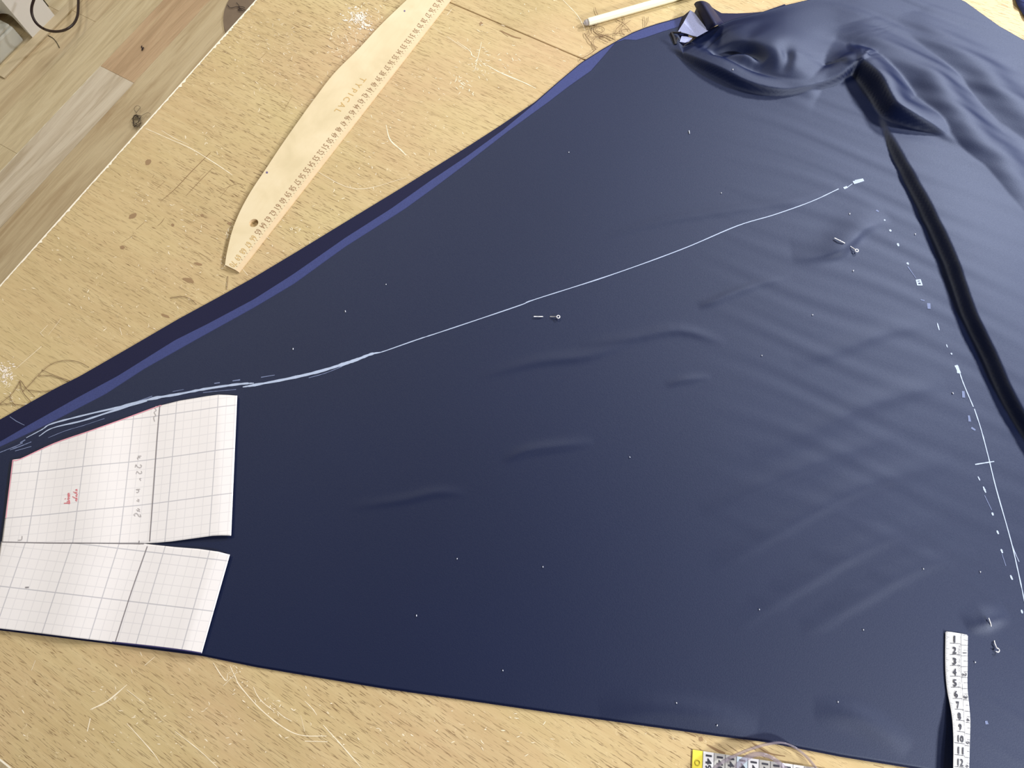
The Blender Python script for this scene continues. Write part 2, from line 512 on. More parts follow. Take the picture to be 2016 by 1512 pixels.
# explicit scratches, traced where the photo shows them
SCR = [([(287, 253), (330, 272), (375, 292), (418, 318), (448, 338), (458, 345)], 0.0011),
       ([(318, 257), (345, 273), (372, 285)], 0.0008),
       ([(760, 246), (768, 275), (788, 294), (800, 306)], 0.0016),
       ([(1108, 0), (1135, 28), (1146, 46), (1152, 60)], 0.001),
       ([(880, 72), (918, 98)], .0012), ([(948, 83), (943, 105), (934, 140)], .0009),
       ([(958, 128), (985, 143), (1030, 162), (1055, 174)], .0016),
       ([(900, 82), (925, 100), (930, 110), (950, 118)], .001),
       ([(453, 1311), (463, 1332), (473, 1351), (513, 1396), (558, 1432), (594, 1447.6), (643, 1449)], .0011),
       ([(499, 1352), (506, 1368), (518, 1383), (540, 1400)], .0009),
       ([(600, 1459), (645, 1460)], .0012), ([(545, 1400), (560, 1412), (575, 1420)], .0007),
       ([(636, 1427), (668, 1462), (712, 1512)], .0010), ([(178, 1397), (212, 1380), (250, 1348)], .0016),
       ([(250, 1358), (285, 1385)], .0008), ([(172, 1440), (178, 1414)], .0018),
       ([(285, 1310), (305, 1293)], .0010), ([(70, 1300), (62, 1320)], .001),
       ([(250, 1424), (300, 1480), (315, 1502)], .0008), ([(345, 1440), (390, 1475), (430, 1512)], .0008),
       ([(420, 1305), (436, 1330), (446, 1340), (448, 1326)], .0009), ([(465, 1325), (440, 1350)], .0008),
       ([(600, 1380), (615, 1395), (624, 1408)], .0008), ([(592, 1408), (600, 1440)], .0007),
       ([(30, 727), (82, 682)], .0011), ([(80, 655), (94, 640)], .0010), ([(79, 655), (86, 662)], .001),
       ([(95, 660), (120, 628)], .0007), ([(472, 523), (488, 542)], .001), ([(448, 570), (445, 556)], .0006),
       ([(610, 330), (700, 372), (800, 350)], .0006), ([(890, 18), (880, 30)], .001),
       ([(830, 38), (870, 65)], .0006), ([(780, 500), (840, 470)], .0006), ([(236, 645), (240, 660)], .001)]
bm = bmesh.new()
for pts, w in SCR:
    q = smooth_poly(pts, 5)
    ws = [w * (0.35 + 0.65 * math.sin(math.pi * (0.08 + 0.84 * i / (len(q) - 1)))) * rng.uniform(0.6, 1.2) for i in range(len(q))]
    flat_ribbon(bm, q, ws, 0.00018, on_table)
# clusters of small nicks
CL = [(705, 32, 26, 24, 75, 6), (745, 20, 20, 20, 14, 6), (690, 75, 26, 22, 26, 7), (660, 60, 20, 22, 12, 7), (655, 100, 20, 24, 18, 7), (560, 60, 50, 50, 26, 8), (500, 100, 50, 50, 12, 7),
      (935, 128, 30, 40, 46, 8), (905, 165, 24, 22, 26, 8), (985, 125, 40, 30, 18, 8), (15, 742, 24, 30, 60, 7), (60, 790, 30, 20, 16, 7),
      (455, 460, 14, 22, 22, 7), (440, 500, 16, 40, 16, 7), (280, 390, 18, 14, 9, 6), (400, 275, 40, 34, 16, 7), (360, 440, 40, 60, 18, 6),
      (460, 1335, 26, 26, 18, 7), (540, 1392, 20, 14, 16, 7), (820, 210, 70, 90, 40, 7), (700, 330, 70, 90, 40, 7), (580, 470, 60, 60, 28, 7), (130, 480, 30, 30, 8, 7),
      (120, 560, 150, 120, 30, 7), (300, 560, 120, 100, 30, 7), (250, 1400, 220, 80, 60, 9), (600, 1430, 200, 60, 50, 9), (1060, 70, 120, 60, 26, 8), (1000, 1450, 260, 40, 30, 9), (600, 160, 90, 90, 40, 8)]
for cx, cy, sx, sy, n, L in CL:
    for _ in range(n):
        x = rng.normal(cx, sx * 0.6); y = rng.normal(cy, sy * 0.6)
        p = at(x, y)
        if p.x < TX0 + 0.004 or p.y < TY0 + 0.004: continue
        a = rng.normal(0.45, 0.75); l = L * rng.uniform(0.25, 1.1)
        q = [(x, y), (x + l * 0.5 * math.cos(a), y + l * 0.5 * math.sin(a)), (x + l * math.cos(a + 0.3 * rng.normal()), y + l * math.sin(a))]
        w = rng.uniform(0.0004, 0.0011)
        flat_ribbon(bm, q, [w * 0.5, w, w * 0.4], 0.00012, on_table, 0.00012)
o = obj('scratches', bm, MT['scratch'], table); o['kind'] = 'stuff'
bm = bmesh.new()
for cx, cy, sx, sy, n in ((700, 32, 17, 15, 70), (716, 48, 12, 12, 34), (12, 735, 13, 16, 40)):
    for _ in range(n):
        x = rng.normal(cx, sx * 0.62); y = rng.normal(cy, sy * 0.62); a = rng.normal(0.55, 0.5); l = rng.uniform(2, 7)
        w = rng.uniform(0.0008, 0.0026)
        flat_ribbon(bm, [(x, y), (x + l * .5 * math.cos(a), y + l * .5 * math.sin(a)), (x + l * math.cos(a), y + l * math.sin(a))], [w * .5, w, w * .4], 0.00016, on_table, 0.0003)
o = obj('paint_residue', bm, MT['whitepatch'], table); o['kind'] = 'stuff'
# dark cracks across and along the grain
CR = [([(318, 395), (345, 372), (375, 340), (410, 305), (415, 300)], .0009), ([(366, 386), (392, 358), (418, 332)], .0007), ([(268, 452), (284, 438)], .0009),
      ([(308, 372), (324, 358)], .0007), ([(240, 478), (262, 464)], .0006), ([(434, 388), (455, 362)], .0006), ([(510, 118), (524, 104)], .0007), ([(500, 166), (514, 154)], .0006),
      ([(310, 445), (318, 438), (324, 429)], .0007), ([(300, 350), (304, 344)], .0007), ([(560, 215), (575, 190)], .0006), ([(440, 372), (468, 362), (480, 368)], .0005),
      ([(390, 352), (405, 338)], .0005), ([(1480, 1462), (1512, 1482), (1546, 1489)], .0012), ([(1392, 1466), (1414, 1478), (1428, 1483)], .0022), ([(1348, 1441), (1370, 1450)], .0016),
      ([(1720, 1506), (1740, 1511)], .001), ([(984, 60), (1010, 72), (1026, 76)], .0022), ([(986, 62), (1000, 72)], .0014)]
bm = bmesh.new()
for pts, w in CR:
    q = smooth_poly(pts, 4)
    ws = [w * (0.3 + 0.7 * math.sin(math.pi * (0.08 + 0.84 * i / (len(q) - 1)))) for i in range(len(q))]
    flat_ribbon(bm, q, ws, 0.00014, on_table)
for _ in range(420):   # open pores of the veneer
    x = rng.uniform(180, 620); y = rng.uniform(180, 640)
    if rng.random() < 0.45: x = rng.uniform(0, 900); y = rng.uniform(1260, 1512)
    p = at(x, y)
    if p.x < TX0 + 0.01 or p.y < TY0 + 0.006: continue
    l = rng.uniform(0.003, 0.011); w = rng.uniform(0.0003, 0.0006); a = rng.normal(0, 0.12)
    e = Vector((math.cos(a), math.sin(a), 0)) * l; s = Vector((-e.y, e.x, 0)).normalized() * w
    z = Vector((0, 0, 0.00013))
    vv = [bm.verts.new(p + z - e / 2), bm.verts.new(p + z - s / 2), bm.verts.new(p + z + e / 2), bm.verts.new(p + z + s / 2)]
    bm.faces.new(vv)
o = obj('cracks', bm, MT['crack'], table); o['kind'] = 'stuff'
bm = bmesh.new()
for cx, cy, rx, ry, a in ((292, 319, 7, 5, -0.6), (241, 487, 5, 4, 0), (398, 424, 3, 3, 0), (261, 425, 8, 5, -0.5), (1380, 1455, 5, 5, 0), (371, 552, 11, 5, 0.3), (326, 622, 9, 3, 0.4), (390, 520, 9, 3, 0.2), (452, 440, 5, 3, 0), (947, 47, 4, 4, 0), (340, 443, 3, 3, 0)):
    ring = []
    for q in range(14):
        t = 2 * math.pi * q / 14; r = rng.uniform(0.8, 1.15)
        u, v = rx * r * math.cos(t), ry * r * math.sin(t)
        ring.append(bm.verts.new(on_table(cx + u * math.cos(a) - v * math.sin(a), cy + u * math.sin(a) + v * math.cos(a)) + Vector((0, 0, .00012))))
    f = bm.faces.new(ring)
    if f.normal.z < 0: f.normal_flip()
o = obj('stains', bm, MT['stain'], table); o['kind'] = 'stuff'

# ------------------------------------------------------------------ navy cloth
BASE = 0.0022


def wpts(px):   # pixel crest (px,py,h) -> world xy,h
    out = []
    for p in px:
        v = at(p[0], p[1], p[2] + BASE); out.append((v.x, v.y, p[2]))
    return np.array(out)


RIDGES = [  # crest (px,py,height), width on the lower-left side, width on the upper-right side
    ([(1738, 225, .0), (1757, 262, .005), (1775, 293, .009), (1812, 358, .0115), (1838, 405, .013), (1886, 505, .0145), (1922, 607, .0145), (1962, 690, .014), (2004, 782, .0135), (2082, 912, .013), (2195, 1085, .012), (2330, 1280, .011), (2460, 1450, .006), (2570, 1580, 0)], .0065, .10),
    ([(1672, 122, .010), (1699, 115, .019), (1724, 132, .024), (1744, 156, .025), (1766, 196, .0235), (1798, 219, .020), (1844, 249, .011), (1885, 287, .0)], .009, .028),
    ([(1325, 92, .001), (1372, 112, .009), (1420, 132, .0125), (1470, 157, .0115), (1520, 171, .0095), (1565, 172, .008), (1610, 162, .0075), (1650, 145, .010), (1680, 124, .015), (1699, 115, .012)], .0055, .0210),
    ([(1400, 50, 0), (1430, 55, .006), (1447, 61, .012), (1472, 81, .017), (1502, 83, .020), (1528, 89, .021), (1553, 111, .018), (1577, 131, .013), (1602, 150, .007), (1620, 165, .0)], .025, .05),
    ([(1690, 40, .002), (1721, 73, .008), (1802, 121, .012), (1838, 143, .014), (1865, 181, .014), (1904, 235, .014), (1937, 276, .013), (1971, 303, .012), (2000, 348, .010), (2050, 430, .006), (2100, 500, .0)], .026, .026),
    ([(1800, 20, .0), (1847, 69, .005), (1892, 100, .008), (1937, 132, .009), (1971, 172, .010), (2016, 211, .009), (2080, 270, .006), (2150, 330, 0)], .022, .024),
    ([(1560, 508, 0), (1610, 503, .0025), (1650, 492, .0048), (1674, 474, .0049), (1704, 447, .0034), (1750, 430, .0)], .008, .026),
    ([(1900, 1238, 0), (1930, 1228, .002), (1950, 1222, .003), (1985, 1206, .0)], .008, .014),
    ([(1392, 112, 0), (1412, 117, -.006), (1440, 124, -.013), (1470, 130, -.012), (1500, 135, 0)], .0055, .008),
    ([(1528, 100, 0), (1538, 122, -.005), (1541, 140, -.005), (1534, 158, 0)], .010, .008),
    ([(1375, 604, 0), (1410, 592, .0014), (1450, 575, .0014), (1500, 558, .0010), (1560, 545, 0)], .005, .007),
    ([(1180, 470, 0), (1300, 436, .0008), (1420, 416, .0010), (1560, 396, .0009), (1700, 356, .0)], .007, .010),
    ([(1140, 680, 0), (1250, 664, .0010), (1340, 650, .0012), (1430, 676, 0)], .006, .008),
    ([(940, 742, 0), (1060, 712, .0009), (1160, 700, .0011), (1260, 665, 0)], .006, .009),
    ([(990, 908, 0), (1040, 888, .0012), (1110, 878, .0010), (1170, 870, 0)], .005, .008),
    ([(1310, 760, 0), (1350, 748, .0010), (1400, 742, 0)], .004, .006),
    ([(680, 1000, 0), (790, 985, .0007), (860, 970, .0008), (920, 972, 0)], .005, .007),
    ([(1480, 900, 0), (1600, 850, .0012), (1700, 800, .0016), (1800, 770, .0012), (1860, 752, 0)], .010, .016),
    ([(1400, 1120, 0), (1540, 1040, .0013), (1680, 965, .0016), (1790, 930, .001), (1880, 905, 0)], .010, .016),
    ([(1380, 1010, 0), (1500, 955, .0010), (1640, 900, .0012), (1780, 850, 0)], .009, .014),
    ([(1440, 1240, 0), (1580, 1150, .0011), (1700, 1080, .0014), (1860, 1010, 0)], .010, .016),
    ([(1560, 1260, 0), (1660, 1200, .0010), (1800, 1120, .0012), (1920, 1080, 0)], .010, .014),
    ([(1560, 715, 0), (1650, 690, .0012), (1740, 655, .0014), (1830, 640, 0)], .009, .014),
    ([(1180, 1405, 0), (1290, 1398, .0020), (1400, 1410, .0022), (1490, 1436, 0)], .012, .016),
    ([(1600, 1400, 0), (1680, 1410, .002), (1740, 1440, .0016), (1790, 1480, 0)], .012, .014),
]
RW = [(wpts(c), wl, wr) for c, wl, wr in RIDGES]


def height(xy):
    """cloth height above the table (metres) for an (n,2) array"""
    xy = np.asarray(xy, float); n = len(xy)
    hh = np.zeros(n); big = np.zeros(n)
    for ri, (C, wl, wr) in enumerate(RW):
        lo = C[:, :2].min(0) - 2.6 * max(wl, wr); hi = C[:, :2].max(0) + 2.6 * max(wl, wr)
        idx = np.where(((xy > lo) & (xy < hi)).all(1))[0]
        if not len(idx): continue
        p = xy[idx]; best = np.full(len(idx), 1e9); sd = np.zeros(len(idx)); hv = np.zeros(len(idx))
        D = smooth_poly(C, 4)
        for a, b in zip(D, D[1:]):
            ab = b[:2] - a[:2]; L2 = ab @ ab
            t = np.clip(((p - a[:2]) @ ab) / L2, 0, 1)
            q = a[:2] + t[:, None] * ab; dv = p - q; dist = np.linalg.norm(dv, axis=1)
            cr = ab[0] * (p[:, 1] - a[1]) - ab[1] * (p[:, 0] - a[0])
            m = dist < best
            best[m] = dist[m]; sd[m] = np.sign(cr[m]); hv[m] = (a[2] + t * (b[2] - a[2]))[m]
        left = sd < 0
        u = np.where(left, best / wl, best / wr)
        if max(C[:, 2]) > 0.005:      # big folds: near-vertical on one side, softly rounded on the other
            uc = np.clip((u - 0.25) / 0.9, 0, 1); prof = np.where(left & (wl < 0.014), 1 - uc * uc * (3 - 2 * uc), np.exp(-(u ** 4) * 0.9) if abs(wr - .0210) < 1e-6 else np.exp(-u * u * 0.9))
            r0 = np.clip(best / 0.004, 0, 1)
        else:
            prof = np.exp(-u * u * 1.5)
        val = hv * prof
        if max(C[:, 2]) > 0.005:
            big[idx] = np.where(val > big[idx], val + 0.25 * big[idx], big[idx] + 0.25 * val)
        else:
            hh[idx] += val
    # faint diagonal drag lines, stronger to the right
    x, y = xy[:, 0], xy[:, 1]
    r = x * 0.88 + y * 0.47; v = -0.06 * x + 1.0 * y
    amp = 0.00044 * np.clip((r - 0.15) / 0.3, 0, 1) * (0.6 + 0.4 * np.sin(9 * x + 2))
    ph = 0.8 * np.sin(11 * r + 1.0) + 0.6 * np.sin(23 * r + 17 * v)
    wv = amp * (np.sin(v * 190 + ph * 1.6) + 0.6 * np.sin(v * 310 + 2.1 * ph + 1.3))
    return np.maximum(0.0020, BASE + hh + big + wv + 0.0004 * np.sin(7 * x + 3) * np.sin(9 * y))


def on_cloth(px, py, extra=0.0):
    h = BASE
    for _ in range(6):
        v = at(px, py, h); h = float(height([(v.x, v.y)])[0]) + extra
    return at(px, py, h)


OUTER = [(-300, 985), (-150, 903), (0, 826), (62, 790.6), (110, 764), (158, 740), (250, 687), (351, 628), (430, 585), (500, 546), (585, 495), (670, 443), (790, 370), (920, 289), (985, 247), (1054, 200), (1100, 160), (1144, 123), (1185, 97), (1220, 77), (1245, 64), (1268.6, 54.7), (1295, 46), (1321, 39), (1345, 31)]
STRIP_TOP = [(-300, 1010), (-100, 920), (0, 869.5), (59.5, 835), (149, 784.6), (232, 740), (344, 670), (410, 637), (500, 589), (577, 540), (680, 468), (770, 410.7), (850, 354), (920, 307), (990, 256), (1054, 203), (1100, 162), (1144, 125), (1185, 99), (1220, 79), (1245, 66), (1268.6, 56.5), (1295, 48), (1321, 41), (1345, 33)]
CLOTH_A = [(-300, 1030), (-150, 950), (0, 880), (95, 835), (208, 776), (285, 726), (388, 668), (500, 606), (579, 559), (680, 486), (798, 411), (860, 366), (920, 321), (1000, 259), (1081, 200), (1120, 170), (1164, 139), (1192, 107), (1211.6, 84), (1230, 77.5), (1252.6, 78.7), (1273, 73), (1305, 62), (1336, 52.5), (1338, 72), (1345, 92), (1358, 84), (1372, 73), (1394, 59), (1420, 47), (1443, 38), (1494, 26), (1545, 11), (1590, 0), (1660, -14), (1760, -32), (1850, -18), (1900, 3), (1936, 29), (1968, 51.6), (2016, 79), (2150, 165), (2330, 290), (2620, 500)]
CLOTH_B = [(-300, 1212), (-150, 1224), (0, 1238.5), (221, 1266), (398, 1289), (504, 1311), (640, 1334), (759, 1354), (900, 1374), (1100, 1403), (1300, 1431), (1420, 1448), (1499, 1457.5), (1570, 1471), (1655, 1487.6), (1804, 1511.8), (2016, 1552), (2330, 1616), (2620, 1674)]

cloth = thing('navy_cloth', 'large folded dark navy crepe cloth spread over the table with chalk lines', 'fabric')
NA, NB = 700, 420


def strip_world(px, h):
    return np.array([tuple(at(p[0], p[1], h))[:2] for p in px])


Awp = strip_world(CLOTH_A, BASE); Bwp = strip_world(CLOTH_B, BASE)
# keep every traced corner of the upper edge: spread samples segment by segment
seg = np.linalg.norm(np.diff(Awp, axis=0), axis=1); cnt = np.maximum(2, np.round(seg / seg.sum() * NA)).astype(int)
A = [Awp[0]]; T = [0.0]; tot = 0
for i, c in enumerate(cnt):
    for j in range(1, c + 1):
        A.append(Awp[i] + (Awp[i + 1] - Awp[i]) * j / c); T.append((seg[:i].sum() + seg[i] * j / c) / seg.sum())
A = np.array(A); T = np.array(T)
Bs = np.r_[0, np.cumsum(np.linalg.norm(np.diff(Bwp, axis=0), axis=1))]; Bs /= Bs[-1]
B = np.column_stack([np.interp(T, Bs, Bwp[:, i]) for i in range(2)])
n = len(A)
S = np.linspace(0, 1, NB) ** 1.12
G = A[:, None, :] * (1 - S)[None, :, None] + B[:, None, :] * S[None, :, None]
hz = height(G.reshape(-1, 2)).reshape(n, NB)
ed = np.clip(np.arange(NB) / 14.0, 0, 1); hz = BASE + (hz - BASE) * (ed * ed * (3 - 2 * ed))[None, :]
# let the cloth relax where the fold fans out to the upper edge
cc = np.array(tuple(at(1545, 40, BASE))[:2]); dd = np.linalg.norm(G - cc, axis=2)
wk = np.clip(1.25 - dd / 0.055, 0, 1) * np.clip((dd - 0.0) / 0.001, 0, 1)
for _ in range(60):
    p_ = np.pad(hz, 1, 'edge')
    hz = hz * (1 - wk) + wk * (p_[:-2, 1:-1] + p_[2:, 1:-1] + p_[1:-1, :-2] + p_[1:-1, 2:]) / 4
verts = []
for i in range(n):
    verts.append((G[i, 0, 0], G[i, 0, 1], TABLE + 0.0009))
    for j in range(NB):
        verts.append((G[i, j, 0], G[i, j, 1], TABLE + hz[i, j]))
    verts.append((G[i, -1, 0], G[i, -1, 1], TABLE + 0.0006))
R = NB + 2
faces = [(i * R + j, i * R + j + 1, (i + 1) * R + j + 1, (i + 1) * R + j) for i in range(n - 1) for j in range(R - 1)]
me = bpy.data.meshes.new('upper_layer'); me.from_pydata(verts, [], faces)
obj('upper_layer', me, MT['navy'], cloth, True)


def strip_between(name, ap, bp, h, mat, parent, n=240, drop=None, skirt=0.0006):
    a = resample(strip_world(ap, h), n); b = resample(strip_world(bp, h), n)
    bm = bmesh.new(); prev = None
    for i in range(n):
        z = TABLE + h
        r = [bm.verts.new((a[i][0], a[i][1], z - skirt)), bm.verts.new((a[i][0], a[i][1], z)), bm.verts.new((b[i][0], b[i][1], z)), bm.verts.new((b[i][0], b[i][1], z - skirt))]
        if prev:
            for q in range(3): bm.faces.new((prev[q], prev[q + 1], r[q + 1], r[q]))
        prev = r
    bmesh.ops.recalc_face_normals(bm, faces=bm.faces)
    return obj(name, bm, mat, parent)


inner = [(p[0] + 14, p[1] + 22) for p in OUTER]
strip_between('lower_layer', OUTER, [(p[0] + 25, p[1] + 40) for p in CLOTH_A[:24]], 0.0012, MT['navy_back'], cloth)['label'] = 'dark indigo wrong side showing beyond the edge'
strip_between('selvedge', STRIP_TOP, [(p[0] + 10, p[1] + 16) for p in CLOTH_A[:24]], 0.00165, MT['selv'], cloth)['label'] = 'lighter blue edge strip'
# hidden lower layer under the whole upper one is carried along the front edge
strip_between('lower_layer', [(p[0], p[1] - 30) for p in CLOTH_B], [(p[0] - 1, p[1] + 2.4) for p in CLOTH_B], 0.0012, MT['navy_back'], cloth)

# turned-up corner at the top: lilac facet, indigo roll, black hem
def facet(name, polys, mat, parent, smooth=False):
    bm = bmesh.new(); cache = {}
    def V(p):
        if p not in cache: cache[p] = bm.verts.new(at(*p))
        return cache[p]
    for poly in polys: bm.faces.new([V(p) for p in poly])
    bmesh.ops.recalc_face_normals(bm, faces=bm.faces)
    o = obj(name, bm, mat, parent, smooth)
    sm = o.modifiers.new('thick', 'SOLIDIFY'); sm.thickness = 0.0006; sm.offset = -1
    return o


facet('turned_corner', [[(1334, 63, .004), (1346, 44, .0095), (1372, 72, .010)], [(1346, 44, .0095), (1359, 20, .012), (1367, 25, .012), (1372, 72, .010)],
                        [(1367, 25, .012), (1394, 60, .012), (1372, 72, .010)]], MT['lilac'], cloth)['label'] = 'lilac underside of the turned-up corner'
facet('turned_corner', [[(1334, 63, .003), (1337, 50, .002), (1346, 44, .009)], [(1337, 50, .002), (1343, 33, .002), (1359, 20, .011), (1346, 44, .009)]], MT['navy_back'], cloth)
facet('turned_corner', [[(1367, 25, .006), (1371, 16, .006), (1394, 60, .012), (1390, 56, .012)]], MT['black'], cloth)
roll = []
U0 = [(1367, 8, .010), (1372, 3, .020), (1380, 2, .026), (1389, 4, .022), (1396, 8, .008)]
U1 = [(1393, 60, .012), (1403, 54, .022), (1411, 50, .026), (1418, 48, .018), (1424, 46, .006)]
bmr = bmesh.new(); rows = []
for s in np.linspace(0, 1, 7):
    rows.append([bmr.verts.new(at(*(np.array(a) * (1 - s) + np.array(b) * s))) for a, b in zip(smooth_poly(U0, 4), smooth_poly(U1, 4))])
for a, b in zip(rows, rows[1:]):
    for q in range(len(a) - 1): bmr.faces.new((a[q], a[q + 1], b[q + 1], b[q]))
o = obj('edge_roll', bmr, MT['navy_back'], cloth, True); sm = o.modifiers.new('thick', 'SOLIDIFY'); sm.thickness = 0.0006
strip_between('lower_layer', [(1396, 8), (1400, 13), (1408, 18.5), (1421, 26), (1450, 26.5), (1480, 25), (1502, 23), (1545, 8)], [(1420, 52), (1422, 60), (1430, 62), (1445, 56), (1470, 50), (1494, 44), (1520, 38), (1560, 26)], 0.0013, MT['navy_back'], cloth, 60)['label'] = 'indigo wrong side beyond the turned corner'
bm = bmesh.new()
for pts, r in (([(1322, 65, .003), (1327, 76, .004), (1330, 88, .003)], .0022), ([(1324, 64, .004), (1332, 64.5, .006), (1341, 64, .008)], .0012),
               ([(1334, 63, .006), (1352, 67, .009), (1370, 74, .009)], .0005), ([(1344, 92, .004), (1352, 86, .006), (1363, 79, .008)], .0006), ([(1330, 86, .003), (1334, 74, .004)], .0012)):
    tube(bm, [at(*p) for p in pts], r, 6)
obj('hem_end', bm, MT['black'], cloth)['label'] = 'black stitched hem end'
facet('turned_corner', [[(1338, 82, .004), (1342, 71, .006), (1352, 72, .007), (1349, 84, .005)], [(1352, 72, .007), (1363, 75, .008), (1356, 82, .006), (1349, 84, .005)]], MT['lilac'], cloth)


# ---- chalk
def chalk(m, pts, w, jitter=0.15, n=6, zo=0.00025):
    q = smooth_poly([p[:2] for p in pts], n)
    if hasattr(w, '__len__'):
        ww = np.interp(np.linspace(0, 1, len(q)), np.linspace(0, 1, len(w)), w)
    else: ww = np.full(len(q), w)
    ww = ww * (1 + jitter * rng.normal(size=len(q))).clip(0.5, 1.5)
    bm = bmesh.new(); flat_ribbon(bm, q, list(ww), zo, on_cloth)
    return obj('chalk_line' if len(q) > 30 else 'chalk_dash', bm, MT[m], cloth)


chalk('chalk', [(1651, 372), (1597, 397), (1524, 423), (1451, 445), (1342, 491), (1200, 542.5), (1052, 590), (1020, 602.5), (879, 650), (822, 668.6), (762, 689.7), (745, 695)], .0011, .12)
chalk('chalk', [(748, 694), (730, 697.5), (703, 708), (673, 718), (623, 733), (561, 747), (502, 758), (478, 762)], [.0012, .0030, .0036, .0034, .0030, .0028, .0028, .0010])
chalk('chalk', [(500, 754.5), (480, 755.5), (450, 759), (400, 766.6), (352, 776), (300, 785), (238, 801), (178.6, 814.4), (104, 833.7), (83, 845.7), (52, 862)], [.0010, .0024, .0028, .0026, .0026, .0030, .0026, .0020, .0016, .0012, .0007])
chalk('chalk', [(290, 789), (223, 809), (164, 828), (104, 842.7), (77, 859)], [.0018, .0022, .0018, .0012, .0008])
for pts, w in (([(1661, 371), (1668, 368)], .0032), ([(1668, 369), (1678, 362)], .0008), ([(1680, 360), (1700, 354)], .0040), ([(1683, 356), (1698, 353)], .002)):
    chalk('chalk', pts, w, .1)
chalk('chalk', [(1882, 719), (1886, 728), (1888, 735)], .0032); chalk('chalk', [(1886, 723), (1896, 753.6), (1916, 801)], .0010)
chalk('chalk', [(1918, 805), (1931, 844.5), (1945.5, 899), (1961, 962), (1989, 1061), (2005, 1129), (2018, 1190)], .0010)
chalk('chalk', [(1990, 1066), (1998, 1088), (2006, 1106)], .0006)
chalk('chalk', [(1919.5, 914.5), (1938, 911.5), (1957, 908.5)], .0011)
for x, y, dx, dy, w in ((1741.5, 433.5, 1, 3, .002), (1752.7, 454, 2, 4, .0026), (1768, 482, 2, 6, .0028), (1787, 519, 3, 4, .0026), (1927, 942, 4, 8, .0014), (1938, 964, 5, 12, .0020), (1954, 1012, 2, 6, .002), (1964, 1048, 3, 7, .002), (1972, 1085, 3, 8, .002), (1991, 1137, 4, 9, .002), (2011.6, 1204, 2, 7, .002), (1847, 643, 4, 14, .0014), (1873, 696.5, 2, 3, .002), (1864, 681, 2, 6, .0012)):
    chalk('chalk', [(x - dx / 2, y - dy / 2), (x, y), (x + dx / 2, y + dy / 2)], [w * .6, w, w * .6], .1)
for a, b in (((1804, 552), (1812, 551)), ((1805, 556), (1814, 555)), ((1806, 561), (1815, 561)), ((1804, 551), (1807, 562)), ((1811, 550), (1815, 562))):
    chalk('chalk', [a, b], .0016, .1)
for pts, w in (([(206, 824), (164, 838), (130, 848), (95, 862)], .0006), ([(0, 891), (15, 885), (40, 875)], .0009), ([(20, 886), (42, 878), (62, 870)], .0010), ([(25, 882), (45, 872)], .0009), ([(30, 888), (62, 879)], .0008), ([(40, 872), (50, 866)], .0012),
               ([(608, 744), (640, 735), (673, 722)], .0008), ([(422, 755), (433, 753.5)], .0012), ([(458, 750), (473, 748)], .0013), ([(514, 743), (541, 738.5)], .0009), ([(400, 773), (430, 770), (465, 767)], .0007), ([(262, 794), (300, 780)], .0012), ([(340, 771), (362, 767)], .0008),
               ([(1787, 525), (1803, 548)], .0008), ([(1828, 597), (1829, 608)], .0030), ([(1812, 590), (1820, 592)], .0012), ([(1896, 770), (1897, 783)], .0022), ([(1907, 818), (1909, 830)], .0024), ([(1912, 842), (1920, 847)], .0020), ([(1938, 975), (1952, 1004)], .0006), ([(1972, 1090), (1980, 1114)], .0005), ([(1725, 414), (1730, 417)], .002), ([(1941, 1419), (1943, 1426)], .0024)):
    chalk('chalk_faint', pts, w, .2)
# crease and notch in the lower layer
bm = bmesh.new()
flat_ribbon(bm, [(21, 821), (34, 830), (50, 838)], [.0006, .0008, .0005], .0015, lambda a, b: at(a, b, 0))
obj('crease', bm, MT['chalk_faint'], cloth)
bm = bmesh.new()
for x, y, L in ((680, 613, 3), (820, 1212, 3), (1357, 260, 6), (1372, 125, 2), (1443, 137, 2), (1332, 1384, 2), (1650, 1382, 2), (1673, 421, 2.4), (1680, 533, 2.4), (1876, 774, 3), (1930, 1126, 2), (1920, 1304, 2), (1495, 1200, 1.5), (1412, 1428, 2.5), (990, 1320, 2), (1069, 1116, 2), (577, 687, 3), (1802, 461, 2), (900, 1100, 1.6), (1240, 900, 1.6), (1120, 300, 1.5), (1500, 700, 1.5), (1818, 1120, 1.8), (1700, 1240, 1.6), (1600, 620, 1.6), (760, 560, 1.5), (1420, 380, 1.6)):
    a = rng.uniform(1.0, 1.9)
    p = [on_cloth(x - L / 2 * math.cos(a), y - L / 2 * math.sin(a), .0006), on_cloth(x, y, .0008), on_cloth(x + L / 2 * math.cos(a), y + L / 2 * math.sin(a), .0006)]
    tube(bm, p, .00045, 5)
o = obj('lint', bm, MT['lint'], cloth); o['kind'] = 'stuff'


